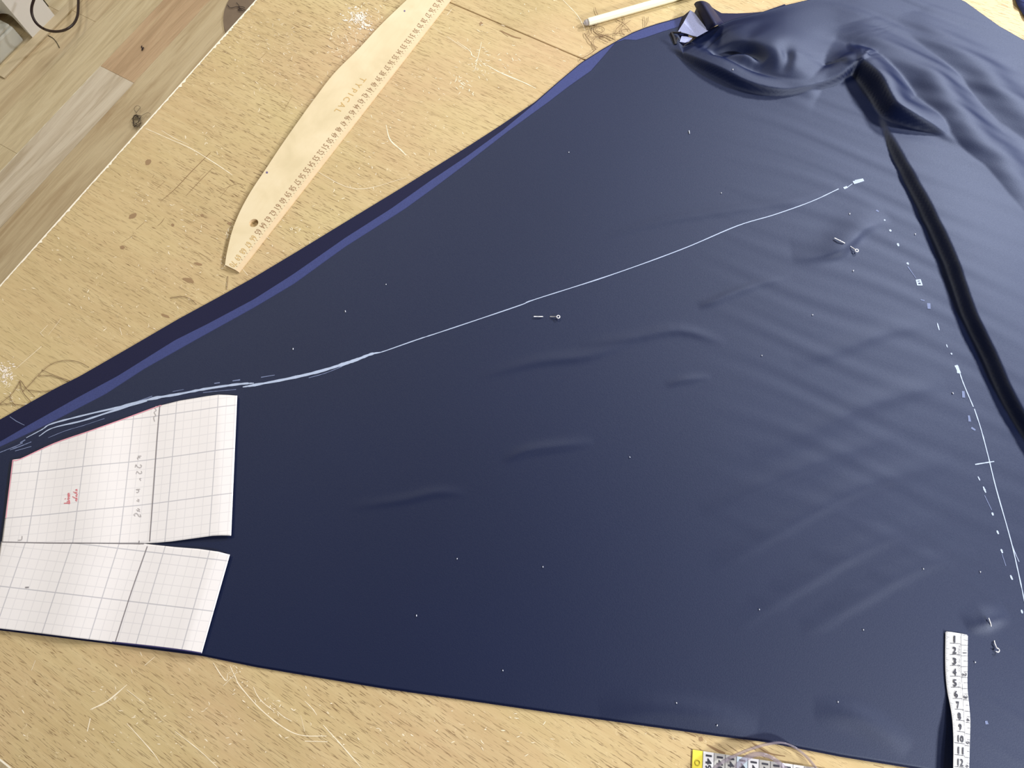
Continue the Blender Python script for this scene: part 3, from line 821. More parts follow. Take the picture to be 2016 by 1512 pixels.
# ------------------------------------------------------------------ pins
def pin(label, tip, mid0, mid1, head, hook=False):
    t = thing('dressmaker_pin', label, 'pin', group='pins in the navy cloth')
    bm = bmesh.new()
    path = [on_cloth(*tip, .0015), on_cloth(*((np.array(tip) + mid0) / 2), .0020), on_cloth(*mid0, .0013),
            on_cloth(*((np.array(mid0) * .8 + np.array(mid1) * .2)), -.0010), on_cloth(*((np.array(mid0) * .2 + np.array(mid1) * .8)), -.0010),
            on_cloth(*mid1, .0013), on_cloth(*head, .0026)]
    tube(bm, path, .00050, 6); obj('shaft', bm, MT['steel'], t, True)
    bm = bmesh.new()
    c = on_cloth(*head, .0026); d = (path[-1] - path[-2]); d.z = 0; d.normalize(); s = Vector((-d.y, d.x, 0))
    rr = .00175; c = c + d * rr
    rng_t = np.linspace(math.pi, (math.pi * 3 if not hook else math.pi * 2.35), 15)
    pts = [c + d * rr * math.cos(q) + s * rr * math.sin(q) * (1 if not hook else -1) for q in rng_t]
    tube(bm, pts, .0005, 6); obj('loop_head', bm, MT['steel'], t, True)


pin('loop-headed steel pin in the middle of the cloth below the long chalk line', (1051, 623), (1066, 623.3), (1086, 623.4), (1096, 623.4))
pin('steel pin in the dimpled cloth below the upper end of the chalk line', (1643, 468.5), (1661, 477.5), (1676.5, 486.5), (1684, 491.5))
pin('small steel pin above and right of the white tape measure end', (1946.5, 1217), (1950, 1227), (1958.5, 1267), (1962.5, 1276), True)

# ------------------------------------------------------------------ squared paper pattern
paper = thing('paper_pattern', 'white squared paper sewing pattern piece with a dart lying on the navy cloth', 'paper pattern')


def fitq(px, uv, h):
    X = np.array([tuple(at(*p, h))[:2] for p in px]); x, y = X[:, 0], X[:, 1]
    Mx = np.column_stack([np.ones(len(x)), x, y, x * x, x * y, y * y])
    lam = np.diag([0, 0, 0, 1e-4, 1e-4, 1e-4])
    c = np.linalg.solve(Mx.T @ Mx + lam, Mx.T @ np.array(uv, float))
    return lambda x, y: np.column_stack([np.ones_like(x), x, y, x * x, x * y, y * y]) @ c


PH = 0.0045
uv_up = fitq([(163.5, 919), (253.5, 911), (341, 900), (424, 887), (347, 813), (428, 802), (150.8, 1005), (244.5, 998), (333.4, 989), (416, 975)],
             [(0, 5), (5, 5), (10, 5), (15, 5), (10, 10), (15, 10), (0, 0), (5, 0), (10, 0), (15, 0)], PH)
z6 = lambda a, b: (a / 4.2, 1040 + b / 4.2)
uv_lo = fitq([z6(590, 118), z6(975, 163), z6(1355, 212), z6(1718, 255), z6(462, 535), z6(847, 578), z6(1222, 620), z6(1598, 663), z6(85, 490)],
             [(5, 5), (10, 5), (15, 5), (20, 5), (5, 0), (10, 0), (15, 0), (20, 0), (0, 0)], PH)

P_UP_T = [(25, 905), (40, 903), (107, 872), (173, 849), (238, 826), (307, 800.6), (353, 789), (407, 780), (430, 777), (449, 777.6), (467, 779)]
P_UP_B = [(3.5, 1067.5), (90, 1069.5), (180, 1070), (284, 1070), (310, 1068.5), (337.5, 1066), (384, 1059.5), (418, 1054.8), (436, 1054), (455, 1054.5)]
P_LO_T = [(2, 1067), (90, 1069), (180, 1069.5), (284, 1070.5), (345, 1077), (391, 1080.6), (429.6, 1086), (452.6, 1092)]
P_LO_B = [(-22, 1235), (0, 1237.5), (80, 1247), (150, 1256), (221, 1264.5), (300, 1273), (364, 1281), (397, 1286.5)]


def paper_h(px):
    """gentle waves of the sheet, by photo column along the piece"""
    return PH + 0.0011 * np.sin((px - 40) / 62.0) + 0.0008 * np.sin(px / 27.0 + 1.0) + 0.0022 * np.exp(-((px - 430) / 45.0) ** 2) - 0.0010 * np.clip((px - 432) / 30, 0, 1)


def panel(name, top, bot, uvf, lean=0.0, n=150, m=70):
    a = resample(top, n); b = resample(bot, n)
    V, UV = [], []
    for i in range(n):
        for j in range(m):
            s = j / (m - 1); p = a[i] * (1 - s) + b[i] * s
            h = float(paper_h(p[0] + lean * (p[1] - 1070)))
            v = at(p[0], p[1], h); V.append(v)
    f = [(i * m + j, i * m + j + 1, (i + 1) * m + j + 1, (i + 1) * m + j) for i in range(n - 1) for j in range(m - 1)]
    me = bpy.data.meshes.new(name); me.from_pydata(V, [], f)
    xy = np.array([(v[0], v[1]) for v in V]); uv = uvf(xy[:, 0], xy[:, 1])
    ul = me.uv_layers.new(name='UVMap')
    for l in me.loops: ul.data[l.index].uv = uv[l.vertex_index]
    o = obj(name, me, MT['paper_a'], paper, True)
    sm = o.modifiers.new('thick', 'SOLIDIFY'); sm.thickness = 0.00025; sm.offset = -1
    return o


panel('paper_panel', P_UP_T, P_UP_B, uv_up)
panel('paper_panel', P_LO_T, P_LO_B, uv_lo, lean=0.32)


def on_paper(px, py, e=0.0):
    lean = 0.32 * (py - 1070) if py > 1070 else 0
    return at(px, py, float(paper_h(px + lean)) + e)


def strokes(name, lst, mat, z=0.00025, n=4):
    bm = bmesh.new()
    for pts, w in lst:
        q = smooth_poly(pts, n) if len(pts) > 2 else resample(pts, 30)
        flat_ribbon(bm, q, w, z, on_paper)
    return obj(name, bm, mat, paper)


z5 = lambda *p: [(100 + a / 6.3, 860 + b / 6.3) for a, b in p]
strokes('pencil_line', [([(315, 797.6), (309, 872), (303, 958), (295, 1066)], .0010), ([z6(1220, 150), z6(1090, 520), z6(957, 935)], .0009), ([(2, 1067), (90, 1069), (180, 1069.5), (284, 1070.5)], .0008), ([z6(1153, 103), z6(1150, 133)], .0007), ([z6(210, 490), z6(240, 488)], .0012)], MT['pencil'])
strokes('red_edge', [([(25.5, 906), (40, 904), (107, 873), (173, 850), (238, 827), (307, 801.6), (318, 798.5)], .0010), ([(25.5, 906), (18, 968), (12, 1020)], .0009)], MT['pink'])
o_red = strokes('red_handwriting', [(z5((165, 825), (205, 822), (240, 828)), .0009), (z5((205, 830), (210, 800), (228, 805), (222, 832)), .0008), (z5((238, 830), (232, 790), (210, 770), (236, 765)), .0008), (z5((236, 765), (215, 742), (238, 738), (212, 722), (240, 716)), .0008), (z5((175, 775), (190, 765)), .0007), (z5((238, 735), (215, 705), (236, 700)), .0008),
                                      (z5((330, 795), (312, 790), (318, 772), (334, 778)), .0008), (z5((272, 740), (300, 758), (332, 765)), .0008), (z5((332, 745), (312, 732), (334, 722)), .0008), (z5((334, 715), (300, 690), (332, 690)), .0008), (z5((280, 682), (300, 690)), .0006), (z5((334, 670), (310, 660), (332, 650)), .0008)], MT['red'])
o_pen = strokes('pencil_handwriting', [(z5((1050, 985), (1035, 965), (1060, 950), (1080, 960), (1095, 985), (1120, 990), (1110, 965)), .0008), (z5((1075, 925), (1105, 905), (1080, 890)), .0008), (z5((1065, 905), (1110, 930)), .0007), (z5((1075, 800), (1100, 785), (1080, 775)), .0007), (z5((1068, 790), (1100, 805)), .0007), (z5((1065, 690), (1085, 690), (1095, 665), (1060, 655), (1110, 650)), .0008), (z5((1120, 545), (1105, 520), (1125, 515)), .0007), (z5((1060, 460), (1075, 430), (1100, 455), (1130, 450), (1125, 425)), .0008), (z5((1050, 380), (1060, 345), (1075, 370), (1110, 385), (1128, 360), (1110, 345)), .0008), (z5((1085, 285), (1078, 260), (1110, 260), (1085, 240), (1125, 240)), .0008),
                                 ([(305, 830), (303, 822), (307, 818), (304, 812), (308, 808), (305, 803), (308, 800)], .0008), ([z6(150, 100), z6(180, 95), z6(185, 65)], .0009)], MT['pencil_l'])
o_red['kind'] = 'stuff'; o_pen['kind'] = 'stuff'
strokes('blue_edge', [([(221, 1264), (300, 1272.5), (364, 1280.5), (397, 1286)], .0010)], plain('blue_pen_edge', srgb(52, 48, 100), 0.6))

# scrap of cloth at the far right corner
SC = [(1994, -16), (1999, 0), (2003, 10), (2009, 20), (2016, 31), (2032, 46), (2060, 52), (2100, 40), (2110, 0), (2080, -40), (2030, -40)]
bm = bmesh.new()
ring = [bm.verts.new(at(x, y, .0012 + .0012 * (i % 3))) for i, (x, y) in enumerate(SC)]
ring2 = [bm.verts.new(at(2050 + (x - 2050) * .55, 4 + (y - 4) * .55, .006 + .002 * math.sin(i * 1.7))) for i, (x, y) in enumerate(SC)]
for i in range(len(SC)):
    j = (i + 1) % len(SC); bm.faces.new((ring[i], ring[j], ring2[j], ring2[i]))
bm.faces.new(ring2); bmesh.ops.recalc_face_normals(bm, faces=bm.faces)
o = obj('cloth_scrap', bm, MT['selv'], None, True); sm = o.modifiers.new('thick', 'SOLIDIFY'); sm.thickness = .0006; sm.offset = 1
tag(o, 'small blue cloth scrap at the far right corner beyond the navy cloth', 'fabric scrap')

# ------------------------------------------------------------------ curved wooden ruler
ruler = thing('curved_ruler', 'long pale plywood curved hip ruler with burnt centimetre numbers', 'ruler')
RT = 0.004
left = [(443, 521.4), (447, 496), (457.5, 453.6), (473.6, 414), (495, 375), (523.6, 332), (552, 289), (584, 243), (620, 193), (659, 143), (705.7, 96.4), (748.6, 50), (798.6, 1.8), (850, -46), (930, -115), (1010, -170)]
rb0, rb1 = at(471.5, 537.5, 0.0), at(887.9, 1.8, 0.0)
rdir = (rb1 - rb0).normalized(); rnor = Vector((-rdir.y, rdir.x, 0))       # points to the curved side
rb1 = rb0 + rdir * ((rb1 - rb0).length + 0.26)
lt = [at(p[0], p[1], RT) for p in smooth_poly(left, 4)]
bev_w = 0.0042
NR = 40
right_bot = [rb0.lerp(rb1, i / NR) for i in range(NR + 1)]
right_top = [p + rnor * bev_w + Vector((0, 0, RT)) for p in right_bot]
right_mid = [p + Vector((0, 0, 0.0016)) for p in right_bot]
hole_c = at(499.5, 439, RT); hr = 0.0056
bm = bmesh.new()
T_l = [bm.verts.new(p) for p in lt]; T_r = [bm.verts.new(p) for p in right_top]
loop = T_l + T_r[::-1]
edges = [bm.edges.new((loop[i], loop[(i + 1) % len(loop)])) for i in range(len(loop))]
hv = [bm.verts.new(hole_c + Vector((hr * math.cos(2 * math.pi * q / 28), hr * math.sin(2 * math.pi * q / 28), 0))) for q in range(28)]
edges += [bm.edges.new((hv[i], hv[(i + 1) % 28])) for i in range(28)]
bmesh.ops.triangle_fill(bm, use_beauty=True, use_dissolve=False, edges=edges)
for f in bm.faces:
    f.normal_update()
    if f.normal.z < 0: f.normal_flip()
obj('blade', bm, MT['birch'], ruler)
bm = bmesh.new()   # ply edges: curved side, bevelled straight side, ends, hole wall
def wall(ring_a, ring_b, closed=False):
    va = [bm.verts.new(p) for p in ring_a]; vb = [bm.verts.new(p) for p in ring_b]
    for i in range(len(va) - (0 if closed else 1)):
        j = (i + 1) % len(va); bm.faces.new((va[i], va[j], vb[j], vb[i]))
down = Vector((0, 0, -RT))
wall(lt, [p + down for p in lt]); wall(right_top, right_mid); wall(right_mid, right_bot)
wall([lt[0], right_top[0]], [lt[0] + down, right_bot[0]]); wall([lt[-1], right_top[-1]], [lt[-1] + down, right_bot[-1]])
hw = [hole_c + Vector((hr * math.cos(2 * math.pi * q / 28), hr * math.sin(2 * math.pi * q / 28), 0)) for q in range(28)]
wall(hw, [p + down for p in hw], True)
wall([lt[0] + down, right_bot[0]], [lt[-1] + down, right_bot[-1]])
obj('ply_edge', bm, MT['plyedge'], ruler)
# numbers: reading direction runs down the ruler (towards the round end), tops towards the straight edge
rd, ru = -rdir, -rnor
# position of centimetre marks along the edge, from the numbers 70 and 30
q70 = at(462, 522, RT); q30 = at(820, 61.4, RT)
s70 = (q70 - rb0).dot(rdir); s30 = (q30 - rb0).dot(rdir); cm = (s30 - s70) / 40
lat = ((q70 - rb0).dot(rnor) + (q30 - rb0).dot(rnor)) / 2
bm = bmesh.new(); bm2 = bmesh.new(); bm3 = bmesh.new()
for kx in range(20, 71):
    c0 = rb0 + rdir * (s70 + (70 - kx) * cm) + rnor * 0.0112
    c0.z = TABLE + RT + 0.0002
    add_glyphs(bm2 if kx >= 66 else bm, str(kx), 0.0062, 0.0082, lambda x, y: c0 + rd * x + ru * y)
for kx in range(0, 51 * 2 + 1):
    c1 = rb0 + rdir * (s70 + kx * cm / 2); c1.z = TABLE + RT + 0.0002
    L = 0.0016 if kx % 2 else 0.0026
    a = c1 + rnor * (bev_w + 0.0002); b = a + rnor * L; s = rdir * 0.00022
    bm.faces.new([bm.verts.new(p) for p in (a - s, a + s, b + s, b - s)])
obj('scale_numbers', bm, MT['burn'], ruler); obj('scale_numbers', bm2, MT['burn_light'], ruler)
tc0 = at(690, 187, RT) ; tc0.z = TABLE + RT + 0.0002
add_glyphs(bm3, 'T Y P I C A L', 0.062, 0.0085, lambda x, y: tc0 + (rd * x + ru * y))
obj('engraved_word', bm3, MT['burn_light'], ruler)
violet = plain('violet_ink', srgb(108, 96, 140), 0.6)
for (x, y, r) in ((525.5, 339.5, 2.2), (796.5, 21.5, 1.8)):
    bm = bmesh.new(); ring = [bm.verts.new(at(x + r * math.cos(t), y + r * math.sin(t), RT + .0002)) for t in np.linspace(0, 2 * math.pi, 9)[:-1]]
    f = bm.faces.new(ring); f.normal_update()
    if f.normal.z < 0: f.normal_flip()
    obj('ink_dot', bm, violet, ruler)

# ------------------------------------------------------------------ tape measure with the 1 cm end (right)
tape = thing('tape_measure', 'white tape measure end numbered from 1 lying on the navy cloth', 'tape measure')
zt = lambda a, b: (1780 + a / 4.847, 1200 + b / 4.847)
LE = [zt(*p) for p in ((395, 205), (392, 400), (393, 550), (400, 680), (415, 800), (440, 920), (460, 1050), (470, 1200), (472, 1350), (470, 1512), (468, 1680), (466, 1850), (462, 2100), (456, 2400))]
RE = [zt(*p) for p in ((608, 240), (606, 400), (606, 550), (603, 680), (608, 800), (622, 930), (631, 1070), (628, 1220), (624, 1370), (620, 1530), (616, 1690), (612, 1860), (610, 2110), (606, 2410))]
LE = smooth_poly(LE, 6); RE = smooth_poly(RE, 6)
rowsL, rowsR = [], []
for i, (l, r) in enumerate(zip(LE, RE)):
    t = i / (len(LE) - 1)
    zr = 0.0010 + 0.0022 * min(1, max(0, (t - .15) / .4))
    Rp = at(*r, zr + BASE)
    lo, hi = 0.0010 + BASE, 0.045            # raise the left edge until the band is 2 cm wide
    for _ in range(40):
        mid = (lo + hi) / 2
        if (at(*l, mid) - Rp).length < 0.0190 - 0.0022 * min(1, t / .5): lo = mid
        else: hi = mid
    rowsL.append(at(*l, lo)); rowsR.append(Rp)
zl = np.array([p.z for p in rowsL]); ker = np.hanning(9); ker /= ker.sum()
zl = np.convolve(np.pad(zl, 4, 'edge'), ker, 'valid')
rowsL = [at(l[0], l[1], z - TABLE) for l, z in zip(LE, zl)]
Ls = np.r_[0, np.cumsum([((rowsL[i + 1] + rowsR[i + 1]) / 2 - (rowsL[i] + rowsR[i]) / 2).length for i in range(len(rowsL) - 1)])]
Ymid = np.array([(l[1] + r[1]) / 2 for l, r in zip(LE, RE)])


def tape_s_of_y(zy):   # zoomed-picture row of a tick -> arc length
    return float(np.interp(1200 + zy / 4.847, Ymid, Ls))


def tape_pt(s, w, e=0.0006):
    i = min(len(Ls) - 2, max(0, int(np.searchsorted(Ls, s) - 1))); t = (s - Ls[i]) / (Ls[i + 1] - Ls[i])
    l = rowsL[i].lerp(rowsL[i + 1], t); r = rowsR[i].lerp(rowsR[i + 1], t)
    n = (r - l).cross(rowsL[i + 1] - rowsL[i]).normalized()
    if n.z < 0: n = -n
    return l.lerp(r, w) + n * e


bm = bmesh.new(); prev = None
for i in range(len(Ls)):
    ss = Ls[i]; ws = (0, .04, .25, .5, .75, .96, 1)
    if i == 0: row = [bm.verts.new(tape_pt(ss + (0.0012 if w in (0, 1) else 0.0003 if w in (.04, .96) else 0), w, 0)) for w in ws]
    else: row = [bm.verts.new(tape_pt(ss, w, 0)) for w in ws]
    if prev:
        for q in range(6): bm.faces.new((prev[q], prev[q + 1], row[q + 1], row[q]))
    prev = row
bmesh.ops.recalc_face_normals(bm, faces=bm.faces)
o = obj('tape_band', bm, MT['tape'], tape, True); sm = o.modifiers.new('thick', 'SOLIDIFY'); sm.thickness = .0004; sm.offset = -1
TICK = [tape_s_of_y(y) for y in (222, 325, 430, 534, 636, 742, 850, 955, 1060, 1168, 1280, 1392, 1505, 1618, 1730, 1842, 1954, 2066, 2178, 2290)]
bm = bmesh.new()
def tape_line(s0, w0, s1, w1, th):
    n = 6; d = Vector((0, 0, 0))
    pa = [tape_pt(s0 + (s1 - s0) * i / n, w0 + (w1 - w0) * i / n) for i in range(n + 1)]
    along = abs(s1 - s0) > 1e-6
    for i in range(n):
        sA = s0 + (s1 - s0) * i / n; sB = s0 + (s1 - s0) * (i + 1) / n; wA = w0 + (w1 - w0) * i / n; wB = w0 + (w1 - w0) * (i + 1) / n
        if along: pts = [tape_pt(sA, wA - th / .04), tape_pt(sB, wB - th / .04), tape_pt(sB, wB + th / .04), tape_pt(sA, wA + th / .04)]
        else: pts = [tape_pt(sA - th / 2, wA), tape_pt(sB - th / 2, wB), tape_pt(sB + th / 2, wB), tape_pt(sA + th / 2, wA)]
        bm.faces.new([bm.verts.new(p) for p in pts])
for kx in range(1, 20):
    tape_line(TICK[kx], .18 if kx < 10 else .02, TICK[kx], .66, .0005)
    a, b = TICK[kx - 1], TICK[kx]
    for q in range(10):
        s = a + (b - a) * q / 10
        if kx < 11: tape_line(s, .02, s, .09 if q != 5 else .17, .00032)
    add_glyphs(bm, str(kx), .0016 if kx == 1 else (.0038 if kx < 10 else .0074), .0062,
               lambda x, y, m=(a * .40 + b * .60), kk=kx: tape_pt(m - y, (.40 if kk < 10 else .42) + x / .02), 0.035)
    # finer scale on the right side
    tape_line(a + (b - a) * .12, .70, a + (b - a) * .12, .99, .00045); tape_line(a + (b - a) * .6, .80, a + (b - a) * .6, .99, .00042)
    if kx % 2 == 0 and kx < 19:
        add_glyphs(bm, str(kx // 2), .0008 if kx == 2 else .0028, .0040, lambda x, y, m=a + (b - a) * .86: tape_pt(m + x, .86 + y / .02), 0.04)
tape_line(TICK[0] - .0003, .69, Ls[-1] * .98, .69, .0004)
add_glyphs(bm, 'FIBER GLASS', TICK[4] - TICK[1] - .006, .0013, lambda x, y: tape_pt((TICK[1] + TICK[4]) / 2 - .001 + x, .60 - (-y) / .02))
add_glyphs(bm, '1.5m', .0068, .0013, lambda x, y: tape_pt(TICK[4] + .0062 + x, .60 + y / .02))
obj('printed_scale', bm, MT['ink'], tape)

# ------------------------------------------------------------------ second tape end with yellow tip (bottom edge)
tape2 = thing('tape_measure', 'yellow tipped tape measure end numbered 149 at the front of the table', 'tape measure')
t0, t1 = at(1364, 1476, .0012), at(1584, 1508, .0012)
e1 = (t1 - t0).normalized(); e2 = Vector((e1.y, -e1.x, 0)); TW = 0.0195
LB = (t1 - t0).length
def t2(u, w, e=0.0): 
    z = 0.0012 + 0.0016 * math.sin(max(0, u) * 22) ** 2
    p = t0 + e1 * u + e2 * w; return Vector((p.x, p.y, TABLE + z + e))
tipw = 0.0010 * 9.3
def t2quad(name, u0, u1, mat, lab=None):
    bm = bmesh.new(); prev = None
    for u in np.linspace(u0, u1, 6):
        row = [bm.verts.new(t2(u, w)) for w in (0, TW / 2, TW)]
        if prev:
            for q in range(2): bm.faces.new((prev[q], row[q], row[q + 1], prev[q + 1]))
        prev = row
    bmesh.ops.recalc_face_normals(bm, faces=bm.faces)
    o = obj(name, bm, mat, tape2); sm = o.modifiers.new('thick', 'SOLIDIFY'); sm.thickness = .0005; sm.offset = -1
    if lab: o['label'] = lab
    return o
t2quad('end_tip', 0, tipw, MT['tape_yellow'], 'yellow end tip')
cells = ['tape', 'tape_grey', 'tape_grey', 'tape_blue', 'tape', 'tape_grey', 'tape_grey', 'tape', 'tape', 'tape_grey', 'tape']
bm2 = bmesh.new()
CMT = (LB - tipw) / 9.05
for q in range(11):
    u0 = tipw + q * CMT
    t2quad('tape_cell', u0, u0 + CMT, MT[cells[q]])
    s = 0.00016
    bm2.faces.new([bm2.verts.new(t2(u0 + a, w, .0003)) for a, w in ((-s, 0), (s, 0), (s, TW), (-s, TW))])
    add_glyphs(bm2, str(149 - q), .0128, .0056, lambda x, y, u=u0 + CMT * .52: t2(u + y, .0086 + x, .0003), 0.03)
    for mm in range(1, 10):
        u = u0 + CMT * mm / 10; L = .0018
        bm2.faces.new([bm2.verts.new(t2(u + a, w, .0003)) for a, w in ((-.0001, TW - L), (.0001, TW - L), (.0001, TW), (-.0001, TW))])
bm3 = bmesh.new()
c = t2(tipw * .5, .012, .0004)
ringp = [t2(tipw * .5 + .0022 * math.cos(t), .0100 + .0022 * math.sin(t), .0004) for t in np.linspace(0, 2 * math.pi, 17)]
tube(bm3, ringp, .00025, 5)
obj('eyelet', bm3, plain('dull_yellow_ring', srgb(190, 176, 60), 0.4), tape2)
obj('printed_scale', bm2, MT['ink'], tape2)

# ------------------------------------------------------------------ clear plastic strip coiled on edge
coil = thing('clear_plastic_coil', 'loosely coiled clear lilac plastic strip over the yellow tipped tape', 'plastic strip')
def arc_band(name, px, z0, z1, th):
    q = smooth_poly(px, 8)
    bm = bmesh.new(); prev = None; n = len(q)
    P = [at(p[0], p[1], .003) for p in q]
    for i in range(n):
        t = P[min(i + 1, n - 1)] - P[max(i - 1, 0)]; t.normalize(); s = Vector((-t.y, t.x, 0)) * th / 2
        b = P[i].copy(); a0, a1 = z0[0] + (z0[1] - z0[0]) * i / (n - 1), z1[0] + (z1[1] - z1[0]) * i / (n - 1)
        row = [bm.verts.new((b + s) + Vector((0, 0, a0))), bm.verts.new((b + s) + Vector((0, 0, a1))), bm.verts.new((b - s) + Vector((0, 0, a1))), bm.verts.new((b - s) + Vector((0, 0, a0)))]
        if prev:
            for k2 in range(4): bm.faces.new((prev[k2], prev[(k2 + 1) % 4], row[(k2 + 1) % 4], row[k2]))
        else: bm.faces.new(row)
        prev = row
    bm.faces.new(prev[::-1])
    bmesh.ops.recalc_face_normals(bm, faces=bm.faces)
    return obj(name, bm, MT['clear'], coil, True)
z7 = lambda a, b: (1400 + a / 8.4, 1420 + b / 8.4)
arc_band('outer_turn', [z7(-140, 950), z7(60, 740), z7(300, 590), z7(560, 475), z7(800, 395), z7(1000, 355), z7(1130, 345), z7(1260, 375), z7(1400, 450), z7(1540, 565), z7(1650, 690), z7(1720, 790), z7(1800, 960)], (.001, .001), (.0075, .0065), .0016)
arc_band('inner_turn', [z7(380, 760), z7(480, 650), z7(580, 575), z7(700, 530), z7(830, 535), z7(960, 580), z7(1070, 655), z7(1170, 745), z7(1280, 880), z7(1340, 1000)], (.0035, .0035), (.0100, .0090), .0034)

# ------------------------------------------------------------------ marking pencil
pen = thing('fabric_marker', 'white plastic marking pen with grey tip lying at the far edge of the cloth', 'pen')
pr = 0.0048
a0 = at(1158, 43.5, pr); a1 = at(1400, -25, pr); d = (a1 - a0).normalized()
bm = bmesh.new(); tube(bm, [a0, a0 + d * .0008, a0 + d * .12, a0 + d * .15], [pr * .93, pr, pr, pr * .98], 8); obj('barrel', bm, MT['pen'], pen)
bm = bmesh.new(); tube(bm, [a0 + d * .0002, a0 - d * .0025, a0 - d * .005, a0 - d * .0066], [pr * .84, pr * .82, pr * .66, pr * .2], 12); obj('tip', bm, MT['nib'], pen, True)


# ------------------------------------------------------------------ threads
def threads(name, label, lst, mat, h=0.0, r=.00026, kind=None, zf=None, cat='thread'):
    bm = bmesh.new()
    for pts in lst:
        q = smooth_poly([p[:2] for p in pts], 6)
        P = [at(p[0], p[1], h + r + (0.0003 + 0.0006 * abs(math.sin(i * .7)) if i not in (0, len(q) - 1) else 0)) for i, p in enumerate(q)]
        tube(bm, P, r, 5)
    o = obj(name, bm, mat, None, True)
    return tag(o, label, cat, kind=kind)


z8 = lambda *p: [(1150 + a / 8.77, b / 8.77) for a, b in p]
threads('thread_tangle', 'tangle of loose brown threads between the white pen and the cloth', [
    z8((540, 690), (400, 620), (290, 590), (210, 540), (190, 480), (240, 400)), z8((500, 680), (380, 625), (280, 600), (180, 560), (150, 480), (190, 440)),
    z8((460, 710), (340, 640), (220, 590), (140, 500), (120, 460)), z8((410, 735), (320, 690), (250, 650), (330, 640)),
    z8((215, 530), (300, 560), (345, 520), (330, 475), (270, 460), (215, 480), (200, 500)), z8((60, 620), (100, 600), (120, 560), (100, 510), (70, 540), (50, 600)),
    z8((530, 670), (530, 580), (560, 500), (630, 430), (690, 360), (680, 290)), z8((810, 545), (750, 470), (690, 410), (620, 370), (555, 335)), z8((700, 600), (650, 560), (640, 490), (700, 420), (800, 355)),
    z8((700, 605), (620, 580), (520, 580), (440, 600), (400, 620)), z8((780, 505), (680, 515), (600, 545), (545, 600)), z8((1045, 460), (1040, 380), (1035, 290)), z8((1065, 450), (1095, 370), (1110, 290)),
    z8((190, 130), (210, 200), (235, 255)), z8((240, 830), (180, 790), (155, 730), (180, 670), (250, 630), (330, 640)), z8((20, 460), (100, 445), (190, 440), (250, 400)), z8((80, 640), (200, 640), (300, 620), (420, 590))], MT['thread'], 0.0007)
threads('dark_thread', 'long dark thread running from the pen tip down to the table seam', [z8((-250, 560), (-120, 480), (0, 570), (80, 690), (190, 830), (190, 860), (100, 930), (0, 985), (-60, 1010), (-80, 1050))[2:]], MT['thread'], 0.0007, .00036)
zb = lambda *p: [(a / 2.908, 300 + b / 2.908) for a, b in p]
threads('thread_tangle', 'loose brown threads on the bare table at the left edge of the photo', [
    zb((180, 1430), (130, 1370), (115, 1305), (150, 1350), (200, 1400)), zb((115, 1310), (90, 1355), (60, 1390), (0, 1440)), zb((0, 1445), (60, 1440), (150, 1450)), zb((130, 1370), (180, 1320), (220, 1275), (290, 1215), (370, 1192), (450, 1200), (510, 1230)),
    zb((220, 1280), (300, 1280), (390, 1312)), zb((240, 1245), (310, 1275), (400, 1308)), zb((160, 1360), (240, 1370), (300, 1360)), zb((60, 1390), (65, 1420), (90, 1450))], MT['thread'], 0.0, .00024)
threads('single_thread', 'single curved brown hair-thin thread left of the cloth notch', [zb((975, 833), (1040, 826), (1090, 838), (1125, 870))], MT['thread'])
threads('single_thread', 'short straight dark thread just below the ruler tip', [zb((1305, 710), (1302, 750), (1298, 785))], MT['thread'])
# on the floor
def floor_threads(name, label, lst, mat, r, lift=0.002, cat='thread'):
    bm = bmesh.new()
    for pts in lst:
        q = smooth_poly(pts, 5)
        tube(bm, [at(p[0], p[1], -TABLE + r + lift * abs(math.sin(i * 1.1))) for i, p in enumerate(q)], r, 5)
    return tag(obj(name, bm, mat, None, True), label, cat)
cl = []
for _ in range(9):
    cx, cy = 269, 236; pts = []
    a = rng.uniform(0, 6.28)
    for q in range(5):
        rr = rng.uniform(4, 15); a += rng.uniform(.6, 1.7); pts.append((cx + rr * .75 * math.cos(a), cy + rr * math.sin(a)))
    cl.append(pts)
cl += [[(268, 222), (276, 212), (270, 208), (264, 214), (268, 222)], [(278, 228), (290, 222), (296, 224)], [(272, 240), (276, 252), (282, 250)]]
floor_threads('thread_clump', 'dark fuzzy clump of thread ends on the floor beside the table', cl, MT['thread_dark'], .0004, .012)
floor_threads('thread_scraps', 'thin thread scraps on the round disc at the table edge', [[(450, 14), (456, 20), (470, 18), (478, 24)], [(470, 18), (480, 18), (484, 20)], [(468, 10), (474, 18), (472, 26), (482, 26)], [(470, 24), (478, 22), (486, 25)]], MT['thread_dark'], .0007, .002).location.z = 0.008
floor_threads('hairpin', 'short dark bent pin on the floor below the black cord', [[(95, 70), (104, 75), (111, 83), (117, 94)]], MT['recess'], .0011, .0)
floor_threads('thread_scraps', 'tiny dark scrap on the brown floor plank', [[(278, 92), (281, 96), (279, 99), (283, 93)], [(280, 97), (279, 90)]], MT['thread_dark'], .0012, .002)

# ------------------------------------------------------------------ thin round taupe disc on the floor
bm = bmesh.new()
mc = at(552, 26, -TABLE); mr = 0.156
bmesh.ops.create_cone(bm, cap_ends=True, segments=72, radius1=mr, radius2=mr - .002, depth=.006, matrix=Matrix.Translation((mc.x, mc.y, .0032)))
tag(obj('round_disc', bm, MT['disc_taupe']), 'round taupe disc on the floor partly hidden by the table edge', 'mat')

# ------------------------------------------------------------------ white housing with cord (floor, upper left)
unit = thing('white_housing', 'white plastic machine housing with arched opening standing on the floor', 'appliance')
c1 = at(67, 77, -TABLE); c2 = at(105, 33, -TABLE)
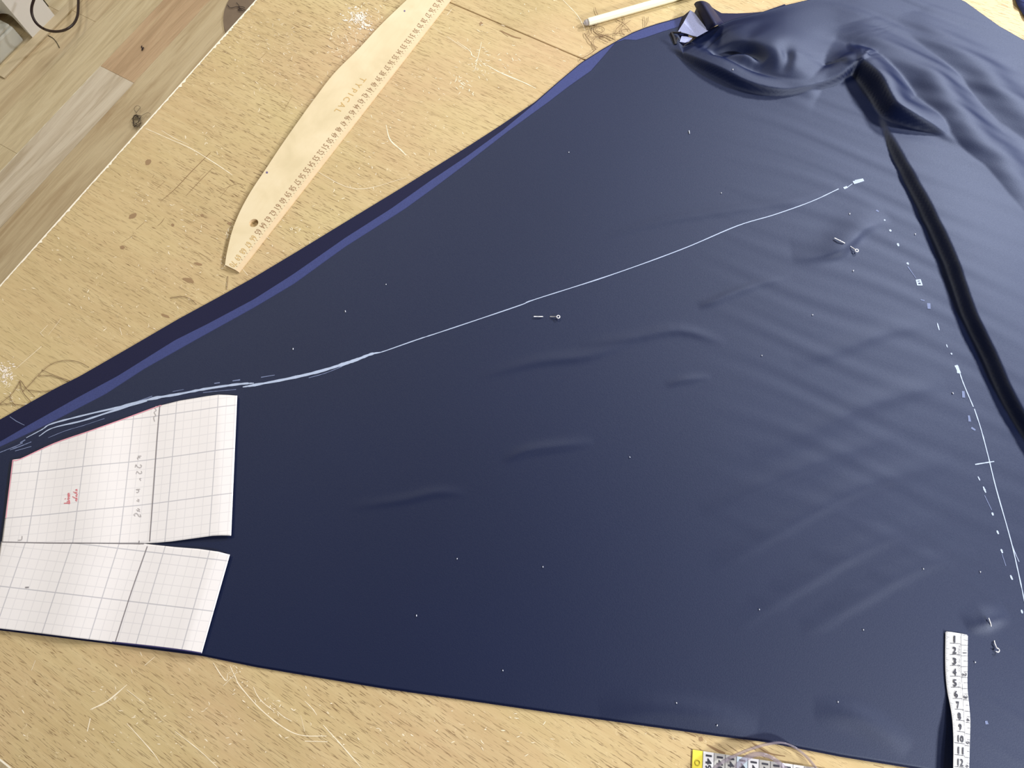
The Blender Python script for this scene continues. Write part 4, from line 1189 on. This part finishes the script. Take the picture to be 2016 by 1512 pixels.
# foot of the housing: tall slab with an arched opening in the face towards -Y
x1 = c1.x; y0 = c1.y; dep = 0.088
def at_y(px, py, y):
    r = Vector((ROT @ np.array([px - W / 2, py - H / 2, F])).tolist()); o = Vector((0, 0, TABLE + CAMH))
    return o + r * (y / r.y)
arch = [at_y(*p, y0) for p in smooth_poly([(62, 72), (52, 63), (40, 50), (28, 37), (20, 30), (12, 27), (0, 27), (-14, 33), (-28, 46)], 4)]
prof = [(x1, 0.0), (x1, .26), (x1 - .40, .26), (x1 - .40, 0.0), (arch[-1].x, 0.0)] + [(p.x, max(0.0, p.z)) for p in arch[::-1]] + [(arch[0].x, 0.0)]
bm = bmesh.new()
front = [bm.verts.new((x, y0, z)) for x, z in prof]; back = [bm.verts.new((x, y0 + dep, z)) for x, z in prof]
bm.faces.new(front); bm.faces.new(back[::-1])
for i in range(len(prof)):
    j = (i + 1) % len(prof); bm.faces.new((front[j], front[i], back[i], back[j]))
bmesh.ops.recalc_face_normals(bm, faces=bm.faces)
obj('housing', bm, MT['white_plastic'], unit)
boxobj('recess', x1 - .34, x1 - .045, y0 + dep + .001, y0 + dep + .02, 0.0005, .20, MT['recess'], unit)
drawer = thing('grey_box', 'pale grey plastic box on the floor in front of the white housing', 'box')
c3 = at(55, 77, -TABLE)
boxobj('body', c3.x - .34, c3.x - .004, y0 - .34, y0 - .016, 0.0, .050, MT['grey_plastic'], drawer, .006)
boxobj('lid', c3.x - .337, c3.x - .007, y0 - .337, y0 - .019, .0503, .058, MT['grey_plastic'], drawer, .003)
# cord
bm = bmesh.new()
cpts = [(74, -22, .16), (67, -2, .15), (62.5, 14, .14), (63, 28, .13), (69, 42, .12), (80, 53, .105), (95, 60, .08), (113, 62, .06), (130, 58, .04), (144, 48, .035), (152, 33, .03), (154, 15, .03), (154, -8, .03), (152, -40, .02)]
q = smooth_poly(cpts, 6)
tube(bm, [at(p[0], p[1], -TABLE + p[2]) for p in q], .0034, 10)
tag(obj('power_cord', bm, MT['cord'], None, True), 'looped dark rubber cord hanging beside the white housing', 'cord')
